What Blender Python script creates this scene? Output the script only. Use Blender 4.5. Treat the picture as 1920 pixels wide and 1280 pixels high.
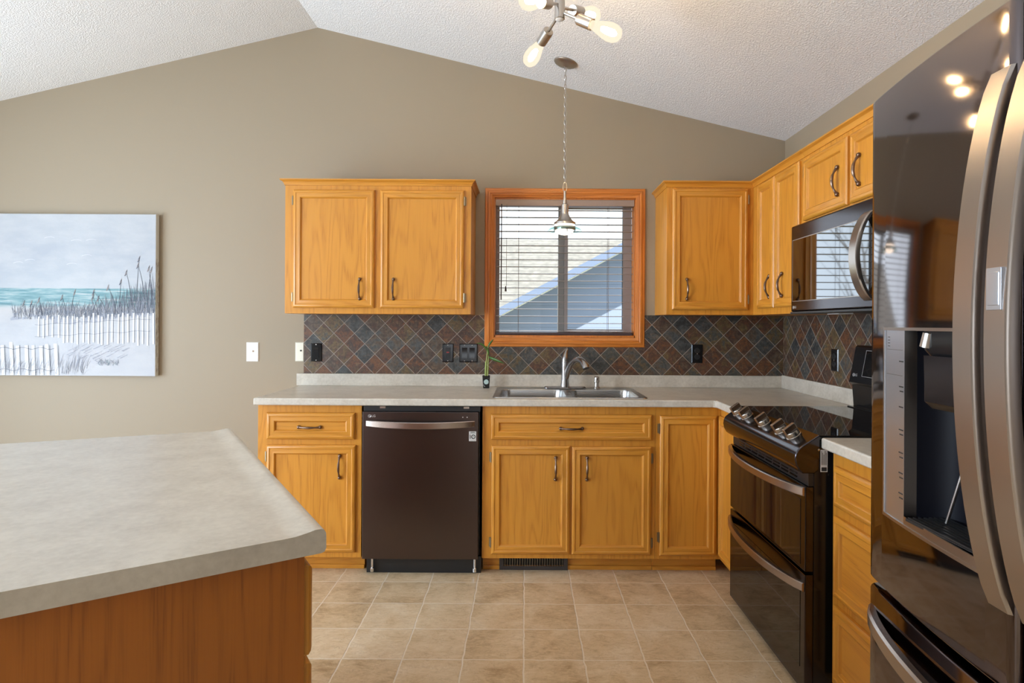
import bpy, bmesh, math, random
from mathutils import Vector, Matrix, Euler
PI = math.pi
R = math.radians
random.seed(7)
for o in list(bpy.data.objects): bpy.data.objects.remove(o)
SC = bpy.context.scene
COL = SC.collection

# ------------------------------------------------------------------ camera
FPX, EYE = 1140.0, 1.295
cam_d = bpy.data.cameras.new('camera'); cam = bpy.data.objects.new('camera', cam_d); COL.objects.link(cam)
cam_d.sensor_width = 36.0; cam_d.lens = FPX/1920*36.0
cam_d.shift_x = -25/1920; cam_d.shift_y = -33/1920
cam_d.clip_start = 0.02; cam_d.clip_end = 200
cam.matrix_world = Matrix.Translation((0, 0, EYE)) @ Euler((R(90), 0, 0)).to_matrix().to_4x4() @ Matrix.Rotation(0.0055, 4, 'Z')
SC.camera = cam

# ------------------------------------------------------------------ world, sun, daylight, exposure
SC.view_settings.view_transform = 'Standard'; SC.view_settings.look = 'None'
SC.view_settings.gamma = 1.0; SC.view_settings.use_curve_mapping = False
SC.view_settings.exposure = 0.0
W = bpy.data.worlds.new('sky'); SC.world = W; W.use_nodes = True
W.node_tree.nodes['Background'].inputs[0].default_value = (0.80, 0.90, 1.0, 1)
W.node_tree.nodes['Background'].inputs[1].default_value = 3.6

def light(name, kind, loc, rot, energy, color=(1, 1, 1), size=None, sy=None, radius=None):
    d = bpy.data.lights.new(name, kind); o = bpy.data.objects.new(name, d); COL.objects.link(o)
    o.location = loc; o.rotation_euler = rot; d.energy = energy; d.color = color
    if kind == 'AREA':
        d.shape = 'RECTANGLE'; d.size = size; d.size_y = sy
    if radius is not None: d.shadow_soft_size = radius
    return o
sun = light('sun', 'SUN', (0, -5, 20), (0, 0, 0), 19.0, (1, 0.95, 0.86)); sun.data.angle = R(0.6)
sun.rotation_euler = Vector((0.10, 0.56, -0.82)).to_track_quat('-Z', 'Y').to_euler()
# daylight arriving through the patio door in the left wall and the windows in the rear wall
light('daylight_patio_door', 'AREA', (-4.30, 1.75, 1.02), (0, R(-108), 0), 106, (0.62, 0.80, 1.0), 2.0, 1.9)
light('daylight_left_window', 'AREA', (-4.30, -0.30, 1.45), (0, R(-106), 0), 205, (0.76, 0.88, 1.0), 1.5, 1.7)
light('daylight_rear_window', 'AREA', (-0.9, -8.12, 1.35), (R(100), 0, 0), 12, (1.0, 0.97, 0.93), 2.6, 1.6)

cy = SC.cycles
cy.use_denoising = True
cy.max_bounces = 10; cy.diffuse_bounces = 6; cy.glossy_bounces = 6; cy.transparent_max_bounces = 12
cy.caustics_reflective = False; cy.caustics_refractive = False
cy.sample_clamp_indirect = 6.0

# ------------------------------------------------------------------ node helpers
def s2l(r, g, b):
    f = lambda c: (c/12.92 if c <= 0.04045 else ((c+0.055)/1.055)**2.4)
    return (f(r/255), f(g/255), f(b/255), 1)
class NT:
    def __init__(s, name):
        s.m = bpy.data.materials.new(name); s.m.use_nodes = True; s.t = s.m.node_tree
        s.b = s.t.nodes['Principled BSDF']; s.out = s.t.nodes['Material Output']
    def put(s, sock, v):
        if v is None: return
        if hasattr(v, 'is_output'): s.t.links.new(v, sock)
        else: sock.default_value = v
    def n(s, typ, ins=None, **props):
        nd = s.t.nodes.new(typ)
        for k, v in props.items(): setattr(nd, k, v)
        for k, v in (ins or {}).items(): s.put(nd.inputs[k], v)
        return nd
    def math(s, op, a, b=None, c=None, clamp=False):
        nd = s.n('ShaderNodeMath', operation=op, use_clamp=clamp)
        s.put(nd.inputs[0], a); s.put(nd.inputs[1], b); s.put(nd.inputs[2], c)
        return nd.outputs[0]
    def obj(s): return s.n('ShaderNodeTexCoord').outputs['Object']
    def xyz(s, v):
        nd = s.n('ShaderNodeSeparateXYZ', {0: v}); return nd.outputs
    def comb(s, x=0, y=0, z=0):
        return s.n('ShaderNodeCombineXYZ', {0: x, 1: y, 2: z}).outputs[0]
    def noise(s, vec, scale, detail=3, rough=0.5, dist=0.0):
        nd = s.n('ShaderNodeTexNoise', {'Vector': vec, 'Scale': scale, 'Detail': detail, 'Roughness': rough, 'Distortion': dist})
        return nd.outputs
    def vmul(s, v, k):
        return s.n('ShaderNodeVectorMath', {0: v, 1: k}, operation='MULTIPLY').outputs[0]
    def vadd(s, v, k):
        return s.n('ShaderNodeVectorMath', {0: v, 1: k}, operation='ADD').outputs[0]
    def ramp(s, f, stops, interp='LINEAR'):
        nd = s.n('ShaderNodeValToRGB', {0: f}); cr = nd.color_ramp; cr.interpolation = interp
        while len(cr.elements) < len(stops): cr.elements.new(0.5)
        for e, (p, c) in zip(cr.elements, stops): e.position = p; e.color = c
        return nd.outputs[0]
    def mix(s, f, a, b, mode='MIX'):
        nd = s.n('ShaderNodeMix', data_type='RGBA', blend_type=mode)
        s.put(nd.inputs[0], f); s.put(nd.inputs[6], a); s.put(nd.inputs[7], b)
        return nd.outputs[2]
    def maprange(s, v, a, b, c, d):
        return s.n('ShaderNodeMapRange', {0: v, 1: a, 2: b, 3: c, 4: d}).outputs[0]
    def bump(s, h, strength=0.3, dist=0.01):
        s.put(s.b.inputs['Normal'], s.n('ShaderNodeBump', {'Height': h, 'Strength': strength, 'Distance': dist}).outputs[0])
    def set(s, **k):
        for a, v in k.items(): s.put(s.b.inputs[a.replace('_', ' ')], v)
        return s

def plain(name, col, rough=0.5, metal=0.0, **k):
    t = NT(name); t.set(Base_Color=col if len(col) == 4 else (*col, 1), Roughness=rough, Metallic=metal, **k)
    return t.m
def oak(name, axis, light=(205, 140, 50), dark=(168, 102, 28), rough=0.32):
    t = NT(name)
    rnd = t.n('ShaderNodeObjectInfo').outputs['Random']
    v = t.vadd(t.obj(), t.comb(t.math('MULTIPLY', rnd, 7.3), t.math('MULTIPLY', rnd, 3.1), t.math('MULTIPLY', rnd, 5.7)))
    k = {'x': (0.8, 8, 8), 'y': (8, 0.8, 8), 'z': (8, 8, 0.8)}[axis]
    kf = {'x': (8, 330, 330), 'y': (330, 8, 330), 'z': (330, 330, 8)}[axis]
    base = t.noise(t.vmul(v, k), 1.0, 2, 0.45, 0.25)[0]
    rings = t.math('SINE', t.math('MULTIPLY', base, 75.0))
    rings = t.math('MULTIPLY_ADD', rings, 0.5, 0.5)
    rings = t.math('POWER', rings, 2.2)
    pores = t.noise(t.vmul(v, kf), 1.0, 2, 0.6)[0]
    pores = t.maprange(pores, 0.45, 0.75, 0, 1)
    big = t.noise(v, 2.2, 2)[0]
    f = t.math('MULTIPLY', rings, t.math('MULTIPLY_ADD', pores, 0.6, 0.25))
    f = t.math('ADD', f, t.math('MULTIPLY', pores, 0.18), clamp=True)
    c = t.mix(f, s2l(*light), s2l(*dark))
    c = t.mix(t.maprange(big, 0.35, 0.7, 0, 0.35), c, s2l(*[int(x*0.9) for x in light]), 'MIX')
    t.set(Base_Color=c, Roughness=rough, Specular_IOR_Level=0.5)
    t.bump(pores, 0.06, 0.001)
    return t.m
def laminate(name, a, b, rough=0.28):
    t = NT(name); v = t.obj()
    n1 = t.noise(t.vmul(v, (1, 1.0, 1)), 9, 4, 0.65)[0]; n2 = t.noise(v, 70, 3, 0.6)[0]
    f = t.math('ADD', t.math('MULTIPLY', n1, 0.65), t.math('MULTIPLY', n2, 0.45))
    t.set(Base_Color=t.ramp(f, [(0.36, s2l(*b)), (0.68, s2l(*a))]), Roughness=rough)
    return t.m
def paint(name, col, rough=0.55, bump=0.04):
    t = NT(name); v = t.obj(); n = t.noise(v, 140, 3)[0]
    t.set(Base_Color=s2l(*col), Roughness=rough, Specular_IOR_Level=0.35); t.bump(n, bump, 0.004)
    return t.m
def popcorn():
    t = NT('popcorn_ceiling_texture'); v = t.obj()
    n1 = t.noise(v, 130, 3, 0.6)[0]; n2 = t.noise(v, 260, 2)[0]
    h = t.math('ADD', t.maprange(n1, 0.42, 0.68, 0, 1), t.math('MULTIPLY', n2, 0.3))
    t.set(Base_Color=(0.86, 0.86, 0.865, 1), Roughness=0.9, Specular_IOR_Level=0.1); t.bump(h, 0.55, 0.005)
    return t.m
def tile_floor():
    t = NT('beige_tile_vinyl'); x, y, z = t.xyz(t.obj())
    T = 0.2338
    u = t.math('DIVIDE', x, T); w = t.math('DIVIDE', t.math('SUBTRACT', y, 3.046), T)
    wob = t.noise(t.obj(), 14, 2)[0]; wob = t.math('MULTIPLY', t.math('SUBTRACT', wob, 0.5), 0.05)
    fu = t.math('ABSOLUTE', t.math('SUBTRACT', t.math('FRACT', t.math('ADD', t.math('ADD', u, wob), 0.5)), 0.5))
    fw = t.math('ABSOLUTE', t.math('SUBTRACT', t.math('FRACT', t.math('ADD', t.math('ADD', w, wob), 0.5)), 0.5))
    d = t.math('MINIMUM', fu, fw)
    g = t.maprange(d, 0.006, 0.017, 1, 0)
    cell = t.n('ShaderNodeTexWhiteNoise', {0: t.comb(t.math('FLOOR', u), t.math('FLOOR', w), 0)}).outputs
    off = t.vmul(cell[1], (9, 9, 9))
    v = t.vadd(t.obj(), off)
    n1 = t.noise(v, 6.5, 5, 0.62, 0.6)[0]; n2 = t.noise(t.vmul(v, (1, 2.2, 1)), 22, 5, 0.7, 1.2)[0]
    f = t.math('ADD', t.math('MULTIPLY', n1, 0.6), t.math('MULTIPLY', n2, 0.45))
    f = t.math('ADD', f, t.math('MULTIPLY', t.math('SUBTRACT', cell[0], 0.5), 0.10))
    c = t.ramp(f, [(0.34, s2l(166, 140, 106)), (0.50, s2l(204, 180, 145)), (0.62, s2l(215, 195, 164)), (0.75, s2l(226, 211, 186))])
    vein = t.maprange(t.math('ABSOLUTE', t.math('SUBTRACT', t.noise(t.vmul(v, (1, 1.8, 1)), 13, 4, 0.7, 0.8)[0], 0.5)), 0.0, 0.014, 0.35, 0)
    c = t.mix(vein, c, s2l(128, 98, 70))
    c = t.mix(t.math('MULTIPLY', g, 0.8), c, s2l(226, 215, 198))
    t.set(Base_Color=c, Roughness=0.38, Specular_IOR_Level=0.4)
    t.bump(t.math('ADD', t.math('MULTIPLY', g, -1.0), t.math('MULTIPLY', n2, 0.3)), 0.25, 0.003)
    return t.m
def slate(name, right=False):
    t = NT(name); x, y, z = t.xyz(t.obj())
    a = t.math('SUBTRACT', y, 3.70) if right else t.math('ADD', x, 1.1775)
    b = t.math('SUBTRACT', z, 1.2305)
    S = 0.1262
    u = t.math('DIVIDE', t.math('ADD', a, b), S); w = t.math('DIVIDE', t.math('SUBTRACT', a, b), S)
    fu = t.math('ABSOLUTE', t.math('SUBTRACT', t.math('FRACT', t.math('ADD', u, 0.5)), 0.5))
    fw = t.math('ABSOLUTE', t.math('SUBTRACT', t.math('FRACT', t.math('ADD', w, 0.5)), 0.5))
    d = t.math('MINIMUM', fu, fw)
    g = t.maprange(d, 0.014, 0.024, 1, 0)
    cell = t.n('ShaderNodeTexWhiteNoise', {0: t.comb(t.math('FLOOR', u), t.math('FLOOR', w), 3)}).outputs
    v = t.vadd(t.obj(), t.vmul(cell[1], (5, 5, 5)))
    n1 = t.noise(v, 20, 5, 0.65, 0.5)[0]; n2 = t.noise(v, 65, 4, 0.7)[0]
    f = t.math('ADD', cell[0], t.math('MULTIPLY', t.math('SUBTRACT', n1, 0.5), 1.0))
    c = t.ramp(f, [(0.0, s2l(54, 55, 54)), (0.16, s2l(80, 82, 80)), (0.30, s2l(94, 78, 62)), (0.44, s2l(72, 53, 46)), (0.58, s2l(112, 72, 44)), (0.72, s2l(84, 58, 48)), (0.86, s2l(106, 86, 54)), (1.0, s2l(76, 77, 72))])
    c = t.mix(t.maprange(n2, 0.42, 0.70, 0.0, 0.75), c, s2l(46, 38, 36))
    c = t.mix(t.maprange(t.noise(v, 38, 4, 0.7, 1.0)[0], 0.55, 0.75, 0.0, 0.55), c, s2l(140, 116, 84))
    c = t.mix(t.math('MULTIPLY', g, 0.85), c, s2l(150, 138, 126))
    t.set(Base_Color=c, Roughness=t.math('MULTIPLY_ADD', n2, 0.3, 0.28), Specular_IOR_Level=0.4)
    t.bump(t.math('ADD', t.math('MULTIPLY', g, -1.5), n1), 0.4, 0.004)
    return t.m
def brushed(name, col, rough, axis, amt=0.06, metal=1.0):
    t = NT(name); k = {'x': (3, 500, 500), 'y': (500, 3, 500), 'z': (500, 500, 3)}[axis]
    n = t.noise(t.vmul(t.obj(), k), 1.0, 3)[0]
    t.set(Base_Color=(*col, 1), Metallic=metal, Roughness=t.math('MULTIPLY_ADD', n, amt*2, rough-amt))
    return t.m
def glass_pane(name, refl=0.5, tint=(0.96, 0.98, 0.98, 1)):
    t = NT(name); t.t.nodes.remove(t.b)
    tr = t.n('ShaderNodeBsdfTransparent', {0: tint}); gl = t.n('ShaderNodeBsdfGlossy', {0: (1, 1, 1, 1), 'Roughness': 0.02})
    fc = t.n('ShaderNodeLayerWeight', {0: 0.5}).outputs['Facing']; fr = t.math('MULTIPLY_ADD', t.math('POWER', fc, 4.0), 0.6, 0.05)
    mx = t.n('ShaderNodeMixShader', {0: t.math('MULTIPLY', fr, refl), 1: tr.outputs[0], 2: gl.outputs[0]})
    t.t.links.new(mx.outputs[0], t.out.inputs[0])
    return t.m
def emit(name, col, strength):
    t = NT(name); t.set(Base_Color=(*col, 1), Emission_Color=(*col, 1), Emission_Strength=strength); return t.m

M = {}
M['wall'] = paint('taupe_wall_paint', (152, 138, 117))
M['ceiling'] = popcorn()
M['floor'] = tile_floor()
M['slate'] = slate('slate_diamond_tile'); M['slate_r'] = slate('slate_diamond_tile_right', True)
M['oak_z'] = oak('honey_oak_vertical', 'z'); M['oak_x'] = oak('honey_oak_horizontal', 'x'); M['oak_y'] = oak('honey_oak_depth', 'y')
M['trim_z'] = oak('window_oak_vertical', 'z', (204, 122, 48), (160, 84, 24)); M['trim_x'] = oak('window_oak_horizontal', 'x', (204, 122, 48), (160, 84, 24))
M['isl_z'] = oak('island_oak_shaded', 'z', (166, 96, 26), (124, 66, 14))  # cabinet oak with the island's shade put into a darker base colour
M['lam'] = laminate('greige_laminate', (205, 198, 186), (176, 168, 155))
M['lam_i'] = laminate('island_laminate', (200, 193, 181), (178, 170, 158), 0.33)
M['bronze'] = plain('antique_bronze', (0.19, 0.125, 0.09), 0.30, 1.0)
M['hinge'] = plain('hinge_bronze', (0.28, 0.22, 0.14), 0.35, 1.0)
M['nickel'] = plain('brushed_nickel', (0.52, 0.48, 0.44), 0.28, 1.0)
M['chrome'] = plain('polished_chrome', (0.75, 0.75, 0.76), 0.1, 1.0)
M['faucet'] = brushed('faucet_nickel', (0.36, 0.345, 0.34), 0.24, 'z', 0.03)
M['sink'] = brushed('sink_steel', (0.46, 0.445, 0.43), 0.28, 'x', 0.04)
M['bs_fridge'] = plain('black_stainless_fridge', (0.150, 0.128, 0.132), 0.07, 1.0)
M['bs_dark'] = brushed('black_stainless_brushed', (0.105, 0.082, 0.076), 0.30, 'x', 0.05)
M['bs_range'] = plain('black_stainless_range', (0.068, 0.060, 0.066), 0.15, 1.0)
M['bs_handle'] = plain('black_stainless_handle', (0.42, 0.375, 0.345), 0.30, 1.0)
M['bs_handle_x'] = plain('black_stainless_handle_bar', (0.42, 0.36, 0.33), 0.27, 1.0)
M['mw_glass'] = plain('mirrored_black_glass', (0.19, 0.19, 0.20), 0.03, 1.0)
M['black_glass'] = plain('black_glass', (0.006, 0.005, 0.005), 0.03, 0.0, Specular_IOR_Level=0.5)
M['black_gloss'] = plain('black_gloss_plastic', (0.008, 0.008, 0.009), 0.18)
M['black'] = plain('black_plastic', (0.012, 0.012, 0.013), 0.4)
M['black_recess'] = plain('dispenser_recess_black', (0.004, 0.004, 0.007), 0.55, 0.0, Specular_IOR_Level=0.15)
M['black_matte'] = plain('black_matte', (0.006, 0.006, 0.006), 0.7)
M['grey_panel'] = plain('control_strip_metal', (0.60, 0.65, 0.74), 0.33, 1.0)
M['logo'] = plain('silver_logo', (0.75, 0.73, 0.72), 0.3, 0.6)
M['white'] = plain('white_plastic', (0.82, 0.82, 0.81), 0.35)
M['cream'] = plain('cream_plastic', (0.74, 0.71, 0.60), 0.4)
M['sticker'] = plain('sticker_paper', (0.62, 0.61, 0.59), 0.6)
M['ink'] = plain('sticker_ink', (0.02, 0.02, 0.02), 0.6)
M['slat'] = plain('taupe_slat', (0.30, 0.24, 0.22), 0.4)
M['valance'] = plain('taupe_valance', (0.33, 0.235, 0.185), 0.4)
M['rail'] = plain('dark_blind_rail', (0.055, 0.03, 0.03), 0.4)
M['cord'] = plain('blind_cord', (0.16, 0.13, 0.12), 0.7)
M['vinyl'] = plain('taupe_window_vinyl', (0.36, 0.31, 0.29), 0.45)
M['glass'] = glass_pane('window_glass', 0.06)
M['clear'] = glass_pane('clear_glass', 1.0, (0.72, 0.82, 0.80, 1))
M['red'] = plain('red_button', (0.35, 0.03, 0.03), 0.4)
M['hole'] = plain('dark_hole', (0.01, 0.01, 0.01), 0.6)
M['bulb'] = emit('bulb_filament_glow', (1.0, 0.68, 0.32), 640.0)
t = NT('bulb_glass'); t.t.nodes.remove(t.b)
mx = t.n('ShaderNodeMixShader', {0: 0.72, 1: t.n('ShaderNodeBsdfTransparent', {0: (1, 0.97, 0.92, 1)}).outputs[0], 2: t.n('ShaderNodeEmission', {0: (1.0, 0.88, 0.68, 1), 1: 1.1}).outputs[0]})
t.t.links.new(mx.outputs[0], t.out.inputs[0]); M['bulb_glass'] = t.m
M['pend_glow'] = emit('pendant_glow', (1.0, 0.88, 0.70), 5.0)
M['vent'] = plain('brown_vent_metal', (0.05, 0.042, 0.04), 0.45, 0.3)
M['leaf'] = plain('bamboo_leaf', s2l(62, 92, 30), 0.4); M['stem'] = plain('bamboo_stem', s2l(150, 165, 80), 0.4)
M['disc'] = plain('pot_disc', s2l(170, 190, 185), 0.4)

# ------------------------------------------------------------------ mesh helpers
def weigh(o):
    w_ = o.modifiers.new('weighted_normals', 'WEIGHTED_NORMAL'); w_.keep_sharp = True; w_.weight = 60
class MB:
    def __init__(s): s.bm = bmesh.new(); s.plain = False
    def face(s, pts, mi=0):
        f = s.bm.faces.new([s.bm.verts.new(p) for p in pts]); f.material_index = mi; return f
    def box(s, a, b, mi=0, r=0.0, seg=2):
        (x0, y0, z0), (x1, y1, z1) = [tuple(min(p, q) for p, q in zip(a, b)), tuple(max(p, q) for p, q in zip(a, b))]
        vs = [s.bm.verts.new(p) for p in ((x0, y0, z0), (x1, y0, z0), (x1, y1, z0), (x0, y1, z0), (x0, y0, z1), (x1, y0, z1), (x1, y1, z1), (x0, y1, z1))]
        fs = []
        for q in ((3, 2, 1, 0), (4, 5, 6, 7), (0, 1, 5, 4), (1, 2, 6, 5), (2, 3, 7, 6), (3, 0, 4, 7)):
            f = s.bm.faces.new([vs[i] for i in q]); f.material_index = mi; fs.append(f)
        if r > 0:
            r = min(r, 0.49*min(x1-x0, y1-y0, z1-z0))
            es = list({e for f in fs for e in f.edges})
            bmesh.ops.bevel(s.bm, geom=es, offset=r, segments=seg, affect='EDGES', profile=0.5, material=-1)
        return s
    def loft(s, rings, mi=0, caps=True, closed=True):
        vr = [[s.bm.verts.new(p) for p in ring] for ring in rings]
        n = len(vr[0])
        for a, b in zip(vr, vr[1:]):
            for i in range(n if closed else n-1):
                j = (i+1) % n
                f = s.bm.faces.new((a[i], a[j], b[j], b[i])); f.material_index = mi
        if caps:
            for ring in (vr[0][::-1], vr[-1]):
                try: f = s.bm.faces.new(ring); f.material_index = mi
                except ValueError: pass
        return s
    def prism(s, pts, axis, lo, hi, mi=0):
        """pts 2d in the plane across axis: x->(y,z), y->(x,z), z->(x,y)"""
        mk = {'x': lambda p, t: (t, p[0], p[1]), 'y': lambda p, t: (p[0], t, p[1]), 'z': lambda p, t: (p[0], p[1], t)}[axis]
        return s.loft([[mk(p, lo) for p in pts], [mk(p, hi) for p in pts]], mi)
    def tube(s, path, rad, n=10, mi=0, flat=None):
        path = [Vector(p) for p in path]
        if not hasattr(rad, '__len__'): rad = [rad]*len(path)
        rings = []; up = None
        for i, p in enumerate(path):
            d = (path[min(i+1, len(path)-1)] - path[max(i-1, 0)]).normalized()
            if up is None:
                up = Vector((0, 0, 1)) if abs(d.z) < 0.9 else Vector((1, 0, 0))
            a = d.cross(up)
            if a.length < 1e-5: a = d.cross(Vector((0, 1, 0)))
            a.normalize(); b = a.cross(d).normalized(); up = b
            rings.append([tuple(p + rad[i]*(math.cos(2*PI*k/n)*a + math.sin(2*PI*k/n)*b)) for k in range(n)])
        return s.loft(rings, mi)
    def lathe(s, prof, n=32, at=(0, 0, 0), axis=(0, 0, 1), mi=0, caps=True):
        q = Vector((0, 0, 1)).rotation_difference(Vector(axis).normalized()); at = Vector(at)
        rings = [[tuple(at + q @ Vector((max(r, 1e-5)*math.cos(2*PI*k/n), max(r, 1e-5)*math.sin(2*PI*k/n), z))) for k in range(n)] for r, z in prof]
        return s.loft(rings, mi, caps)
    def ball(s, c, r, n=14, mi=0):
        return s.lathe([(r*math.sin(PI*i/8), -r*math.cos(PI*i/8)) for i in range(9)], n, c, (0, 0, 1), mi)
    def torus(s, c, a, b, rm, q, mi=0, n=16, m=6):
        """oval ring with half-axes a (local x), b (local z), wire rm, turned by quaternion q"""
        c = Vector(c); rings = []
        for i in range(n+1):
            t = 2*PI*i/n; p = Vector((a*math.cos(t), 0, b*math.sin(t))); rad = Vector((math.cos(t), 0, math.sin(t)))
            rings.append([tuple(c + q @ (p + rm*(math.cos(2*PI*k/m)*rad + math.sin(2*PI*k/m)*Vector((0, 1, 0))))) for k in range(m)])
        return s.loft(rings, mi, caps=False)
    def framed(s, x0, z0, x1, z1, prof, mv=0, mh=1, mp=0):
        """a mitred rectangular moulding: profile (inset, y) from the outside in, the last loop filled"""
        loops = []
        for d, y in prof:
            loops.append([s.bm.verts.new(p) for p in ((x0+d, y, z0+d), (x1-d, y, z0+d), (x1-d, y, z1-d), (x0+d, y, z1-d))])
        for a, b in zip(loops, loops[1:]):
            for i in range(4):
                j = (i+1) % 4
                f = s.bm.faces.new((a[i], a[j], b[j], b[i])); f.material_index = mh if i in (0, 2) else mv
        if mp is not None:
            f = s.bm.faces.new(loops[-1]); f.material_index = mp
            f = s.bm.faces.new(loops[0][::-1]); f.material_index = mv
        return s
    def xf(s, mtx):
        bmesh.ops.transform(s.bm, matrix=mtx, verts=s.bm.verts); return s
    def build(s, name, mats, parent=None, smooth=35, bevel=0.0):
        bmesh.ops.remove_doubles(s.bm, verts=s.bm.verts, dist=1e-6)
        bmesh.ops.recalc_face_normals(s.bm, faces=s.bm.faces)
        me = bpy.data.meshes.new(name); s.bm.to_mesh(me); s.bm.free()
        for m in (mats if isinstance(mats, (list, tuple)) else [mats]): me.materials.append(M[m] if isinstance(m, str) else m)
        o = bpy.data.objects.new(name, me); COL.objects.link(o)
        if parent is not None: o.parent = parent
        if smooth:
            for p in me.polygons: p.use_smooth = True
            me.set_sharp_from_angle(angle=R(smooth))
        if bevel:
            b = o.modifiers.new('bevel', 'BEVEL'); b.width = bevel; b.segments = 2; b.limit_method = 'ANGLE'; b.angle_limit = R(40); b.harden_normals = False
        if smooth and not s.plain: weigh(o)
        return o
def thing(name, label, cat, loc=(0, 0, 0), rz=0.0, group=None):
    o = bpy.data.objects.new(name, None); COL.objects.link(o); o.empty_display_size = 0.1
    o.location = loc; o.rotation_euler = (0, 0, rz); o['label'] = label; o['category'] = cat
    if group: o['group'] = group
    return o
def tag(o, label, cat, group=None):
    o['label'] = label; o['category'] = cat
    if group: o['group'] = group
    return o
def struct(o): o['kind'] = 'structure'; return o
def cut(o, cutters, flat=True):
    """subtract boxes (lists of MB) from a mesh object, result baked"""
    tmp = []
    for mb in cutters:
        c = mb.build('cutter', [], o.parent, 0); tmp.append(c)
        m = o.modifiers.new('cut', 'BOOLEAN'); m.object = c; m.operation = 'DIFFERENCE'; m.solver = 'EXACT'
    bpy.context.view_layer.update()
    me = bpy.data.meshes.new_from_object(o.evaluated_get(bpy.context.evaluated_depsgraph_get()))
    o.modifiers.clear(); old = o.data; o.data = me; bpy.data.meshes.remove(old)
    for c in tmp: bpy.data.objects.remove(c)
    me.set_sharp_from_angle(angle=R(35))
    if flat: weigh(o)
    return o
def text(name, s, size, mtx, mat, parent, depth=0.0004):
    cu = bpy.data.curves.new(name, 'FONT'); cu.body = s; cu.size = size; cu.align_x = 'CENTER'; cu.align_y = 'CENTER'; cu.extrude = depth
    t = bpy.data.objects.new(name, cu); COL.objects.link(t)
    bpy.context.view_layer.update()
    me = bpy.data.meshes.new_from_object(t.evaluated_get(bpy.context.evaluated_depsgraph_get()))
    bpy.data.objects.remove(t); me.transform(mtx); me.materials.clear(); me.materials.append(M[mat])
    o = bpy.data.objects.new(name, me); COL.objects.link(o); o.parent = parent
    return o
def face_front(x, y, z): return Matrix.Translation((x, y, z)) @ Matrix.Rotation(R(90), 4, 'X')   # text plane facing local -y
def logo(parent, x, y, z, size, name='logo'):
    """ring emblem with a small mark inside, then two letters"""
    m = MB(); r = size*0.5
    m.torus((x, y, z), r*0.86, r*0.86, r*0.13, Matrix.Identity(3).to_quaternion(), n=24, m=5)
    m.box((x-r*0.1, y-0.0004, z-r*0.45), (x+r*0.05, y+0.0004, z+r*0.45)); m.box((x-r*0.1, y-0.0004, z-r*0.45), (x+r*0.5, y+0.0004, z-r*0.3))
    m.ball((x-r*0.4, y, z+r*0.3), r*0.14, 8)
    m.box((x+r*0.2, y-0.0004, z-r*0.06), (x+r*0.86, y+0.0004, z+r*0.08))
    m.build(name, 'logo', parent)
    text('logo_letters', 'LG', size*1.05, face_front(x+size*1.3, y, z), 'logo', parent)

# ------------------------------------------------------------------ room shell
WY, RX, LX, BY = 3.75, 1.596, -4.176, -8.0          # back, right, left and rear wall faces
RIDX, RIDZ, SL = -1.29, 3.114, 0.2365
def ceil_z(x): return RIDZ - SL*abs(x-RIDX)
m = MB(); m.box((LX-0.14, BY-0.14, -0.1), (RX+0.14, WY+0.14, 0)); struct(m.build('floor', 'floor', None, 0))
m = MB()
for xa, xb in ((LX-0.14, RIDX), (RIDX, RX+0.14)):
    za, zb = ceil_z(xa), ceil_z(xb)
    m.loft([[(xa, BY-0.14, za), (xb, BY-0.14, zb), (xb, BY-0.14, zb+0.1), (xa, BY-0.14, za+0.1)], [(xa, WY+0.14, za), (xb, WY+0.14, zb), (xb, WY+0.14, zb+0.1), (xa, WY+0.14, za+0.1)]])
struct(m.build('ceiling', 'ceiling', None, 0))
WX0, WX1, WZ0, WZ1 = -0.199, 0.682, 1.213, 2.074      # window opening
def gable_wall(name, y0, y1, holes):
    m = MB(); e = 0.02
    m.prism([(LX-0.14, 0), (RX+0.14, 0), (RX+0.14, ceil_z(RX+0.14)+e), (RIDX, RIDZ+e), (LX-0.14, ceil_z(LX-0.14)+e)], 'y', y0, y1)
    o = m.build(name, 'wall', None, 0)
    return struct(cut(o, [MB().box((a, y0-0.1, c), (b, y1+0.1, d)) for a, b, c, d in holes]))
gable_wall('wall_back', WY, WY+0.14, [(WX0, WX1, WZ0, WZ1)])
gable_wall('wall_rear', BY-0.14, BY, [(-2.2, 0.4, 0.55, 2.15)])
m = MB(); m.box((RX, BY, 0), (RX+0.14, WY, ceil_z(RX)+0.02)); struct(m.build('wall_right', 'wall', None, 0))
m = MB(); m.box((LX-0.14, BY, 0), (LX, WY, ceil_z(LX)+0.02))
o = m.build('wall_left', 'wall', None, 0); struct(cut(o, [MB().box((LX-0.3, 0.80, -0.01), (LX+0.1, 2.7, 2.05)), MB().box((LX-0.3, -1.15, 0.7), (LX+0.1, 0.55, 2.2))]))
m = MB(); m.box((LX, WY-0.012, 0), (-1.40, WY, 0.085), r=0.003); struct(m.build('baseboard_back', 'oak_x'))

# the slate tile between counter and cabinets
m = MB()
for x0, x1, z0, z1 in ((-1.362, -0.2515, 0.984, 1.347), (0.7345, RX, 0.984, 1.352), (-0.2515, 0.7345, 0.984, 1.1535)): m.box((x0, WY-0.009, z0), (x1, WY, z1))
tag(m.build('tile_backsplash', 'slate', None, 0), 'dark slate diamond tile backsplash on the wall below the window', 'backsplash')
m = MB(); m.box((RX-0.009, 2.0, 0.984), (RX, WY-0.009, 1.352))
tag(m.build('tile_backsplash', 'slate_r', None, 0), 'dark slate diamond tile backsplash behind the range, below the microwave', 'backsplash')

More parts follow.
